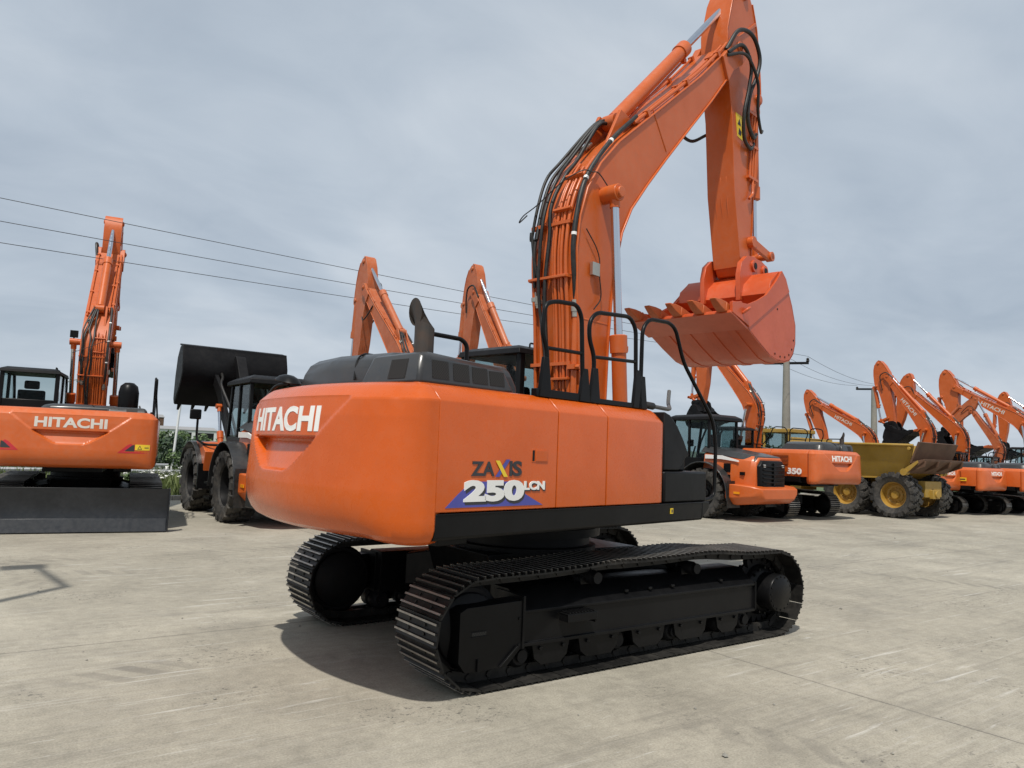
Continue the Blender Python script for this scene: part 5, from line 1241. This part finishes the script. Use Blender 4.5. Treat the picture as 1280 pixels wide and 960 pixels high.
# overhead line: three posts and three wires
def power_pole(label, x, y, h, arm_dir):
    r = thing('utility_pole', label, 'utility pole', (x, y, -.1), 0, 'utility poles of the overhead line')
    part('pole_shaft', ('pshaft', h), lambda: MB().tube([(0, 0, 0), (0, 0, h + .1)], [.24, .15], 12), ['pole'], r)
    ca = part('cross_arm', ('carm', arm_dir), lambda: MB().box(-1.0, 1.0, -.05, .05, h - .06, h + .05, 0, Matrix.Rotation(arm_dir, 4, 'Z')), ['black_sat'], r)
    for k in (-.95, 0.0, .95):
        part('insulator', None, lambda k=k: MB().lathe([(0, 0), (.05, 0), (.09, .06), (.05, .10), (.08, .15), (.03, .2), (0, .22)], (k * math.cos(arm_dir), k * math.sin(arm_dir), h + .04), 'z', 12), ['rubber'], ca)
    return r
AD = R_(-60)
power_pole('nearest concrete utility pole right of the raised bucket', 26.63, 14.77, 6.6, AD)
power_pole('farther utility pole whose cross arm shows behind the tallest parked boom', 40.6, 17.83, 6.5, AD)
power_pole('utility pole beyond the left frame edge carrying the wires', -5.75, 13.9, 6.75, AD)
def wire(label, a, b2, sag):
    pts = [Vector(a).lerp(Vector(b2), t / 24) - Vector((0, 0, sag * 4 * (t / 24) * (1 - t / 24))) for t in range(25)]
    return tag(part('power_line', None, lambda: MB().tube(pts, .008, 6), ['cable'], None), label, 'power line', 'wires of the overhead line')
ends = [(-5.75, 13.9, 6.75), (26.63, 14.77, 6.6), (40.6, 17.83, 6.5)]
for k, nm, dz in ((-.95, 'lowest', (-.75, .1)), (0.0, 'middle', (-.28, .1)), (.95, 'topmost', (.22, .1))):
    o = Vector((k * math.cos(AD), k * math.sin(AD), 0))
    q = [Vector(e) + o * (.15 if i == 0 else 1) + Vector((0, 0, dz[0] if i == 0 else .22)) for i, e in enumerate(ends)]
    wire(nm + ' of three wires crossing the sky left of the boom', q[0], q[1], .10)
    wire(nm + ' of three wires between the two right hand poles', q[1], q[2], .35)
def grit():
    mb = MB(); rr = random.Random(11)
    for _ in range(260):
        x, y = rr.uniform(-9, 14), rr.uniform(-4.6, 9); r = rr.uniform(.004, .014) * (1 if rr.random() < .9 else 1.8); z = r * .4; n = 5
        V = [(x + r * math.cos(2 * math.pi * k / n) * rr.uniform(.7, 1.3), y + r * math.sin(2 * math.pi * k / n) * rr.uniform(.7, 1.3), z) for k in range(n)]
        mb.add(V + [(x, y, z + r * .8), (x, y, 0)], [(k, (k + 1) % n, n) for k in range(n)] + [((k + 1) % n, k, n + 1) for k in range(n)])
    return mb
tag(part('loose_grit', None, grit, ['pole'], None, smooth=20), 'small loose stones scattered over the concrete', 'grit', kind='stuff')
# flood light mast out of view to the left; only its shadow falls into the picture
p = thing('flood_light_mast', 'tall flood light mast just left of view, casting the bent shadow at left', 'light mast', (-6.4, 1.95, 0), 0)
part('mast_shaft', None, lambda: MB().tube([(0, 0, 0), (0, 0, 6.0)], [.09, .06], 12).lathe([(0, 0), (.2, 0), (.2, .03), (0, .03)], (0, 0, 0), 'z', 12), ['galv'], p)
part('mast_arm', None, lambda: MB().tube([(0, 0, 5.97), (-.2, 1.55, 6.05)], .05, 10), ['galv'], p)
part('lamp_head', None, lambda: MB().box(-.62, -.12, 1.45, 1.80, 6.0, 6.15), ['galv'], p, bevel=.03)

# ------------------------------------------------------------------ camera, light, sky
CAMP = (-5.14694707, -6.17098587, 1.80916740); YAW, PIT, ROL, FPX = .935643867, .0882683211, .0395278146, 935.023439
cam = bpy.data.cameras.new('camera'); co_ = bpy.data.objects.new('camera', cam); COL.objects.link(co_)
f = Vector((math.cos(YAW) * math.cos(PIT), math.sin(YAW) * math.cos(PIT), math.sin(PIT))); r = Vector((math.sin(YAW), -math.cos(YAW), 0)); u = r.cross(f)
c_, s_ = math.cos(ROL), math.sin(ROL); rx, ux = c_ * r + s_ * u, -s_ * r + c_ * u
co_.matrix_world = Matrix(((rx.x, ux.x, -f.x, CAMP[0]), (rx.y, ux.y, -f.y, CAMP[1]), (rx.z, ux.z, -f.z, CAMP[2]), (0, 0, 0, 1)))
cam.sensor_width = 36; cam.lens = FPX / 1280 * 36; cam.clip_end = 3000; cam.clip_start = .05
scene.camera = co_
SUN = Vector((-.41, -.37, 1)).normalized()                  # direction towards the sun
sl = bpy.data.lights.new('sun', 'SUN'); sl.energy = 3.8; sl.angle = R_(1.0); sl.color = (1, .955, .88)
so = bpy.data.objects.new('sun', sl); COL.objects.link(so); so.rotation_euler = SUN.to_track_quat('Z', 'Y').to_euler()
w = bpy.data.worlds.new('World'); scene.world = w; w.use_nodes = True; nt = w.node_tree; nt.nodes.clear()
out = nt.nodes.new('ShaderNodeOutputWorld'); bg = nt.nodes.new('ShaderNodeBackground'); nt.links.new(bg.outputs[0], out.inputs[0])
sky = nt.nodes.new('ShaderNodeTexSky'); sky.sky_type = 'NISHITA'; sky.sun_disc = False
sky.sun_elevation = math.asin(SUN.z); sky.sun_rotation = math.atan2(SUN.x, SUN.y); sky.dust_density = 2
co = nt.nodes.new('ShaderNodeTexCoord').outputs['Generated']
sep = nt.nodes.new('ShaderNodeSeparateXYZ'); nt.links.new(co, sep.inputs[0])
# thin overcast: project the direction onto a high layer so that clouds shrink towards the horizon
zz = node(nt, 'ShaderNodeMath', operation='ADD'); nt.links.new(sep.outputs[2], zz.inputs[0]); zz.inputs[1].default_value = .22
dv = node(nt, 'ShaderNodeVectorMath', operation='DIVIDE'); nt.links.new(co, dv.inputs[0])
cmb = nt.nodes.new('ShaderNodeCombineXYZ'); nt.links.new(zz.outputs[0], cmb.inputs[0]); nt.links.new(zz.outputs[0], cmb.inputs[1]); cmb.inputs[2].default_value = 1
nt.links.new(cmb.outputs[0], dv.inputs[1])
n1 = noise_tex(nt, dv.outputs[0], .75, 4, .5, .6, (1, 1.25, .3, .6)); n2 = noise_tex(nt, dv.outputs[0], 2.6, 7, .6, .5, (1, 1.3, .3, .4))
cl = ramp(nt, n1, [(.27, (2.85, 3.4, 4.1)), (.5, (4.0, 4.6, 5.3)), (.70, (5.3, 5.75, 6.3))])
cl = mix(nt, .24, cl, ramp(nt, n2, [(.3, (2.9, 3.4, 4.0)), (.7, (5.5, 5.9, 6.3))]))
hz = ramp(nt, sep.outputs[2], [(.0, g(1.0)), (.25, g(1.0)), (.55, g(.97)), (.8, g(.85))])
cl = mix(nt, 1.0, cl, hz, 'MULTIPLY')
fac = ramp(nt, n1, [(.2, g(.86)), (.6, g(.97))])
nt.links.new(mix(nt, fac, sky.outputs[0], cl), bg.inputs[0]); bg.inputs[1].default_value = .125
vs = scene.view_settings; vs.view_transform = 'Standard'; vs.look = 'None'; vs.exposure = 0; vs.gamma = 1; vs.use_curve_mapping = False
scene.render.engine = 'CYCLES'; scene.cycles.use_denoising = True; scene.cycles.max_bounces = 8
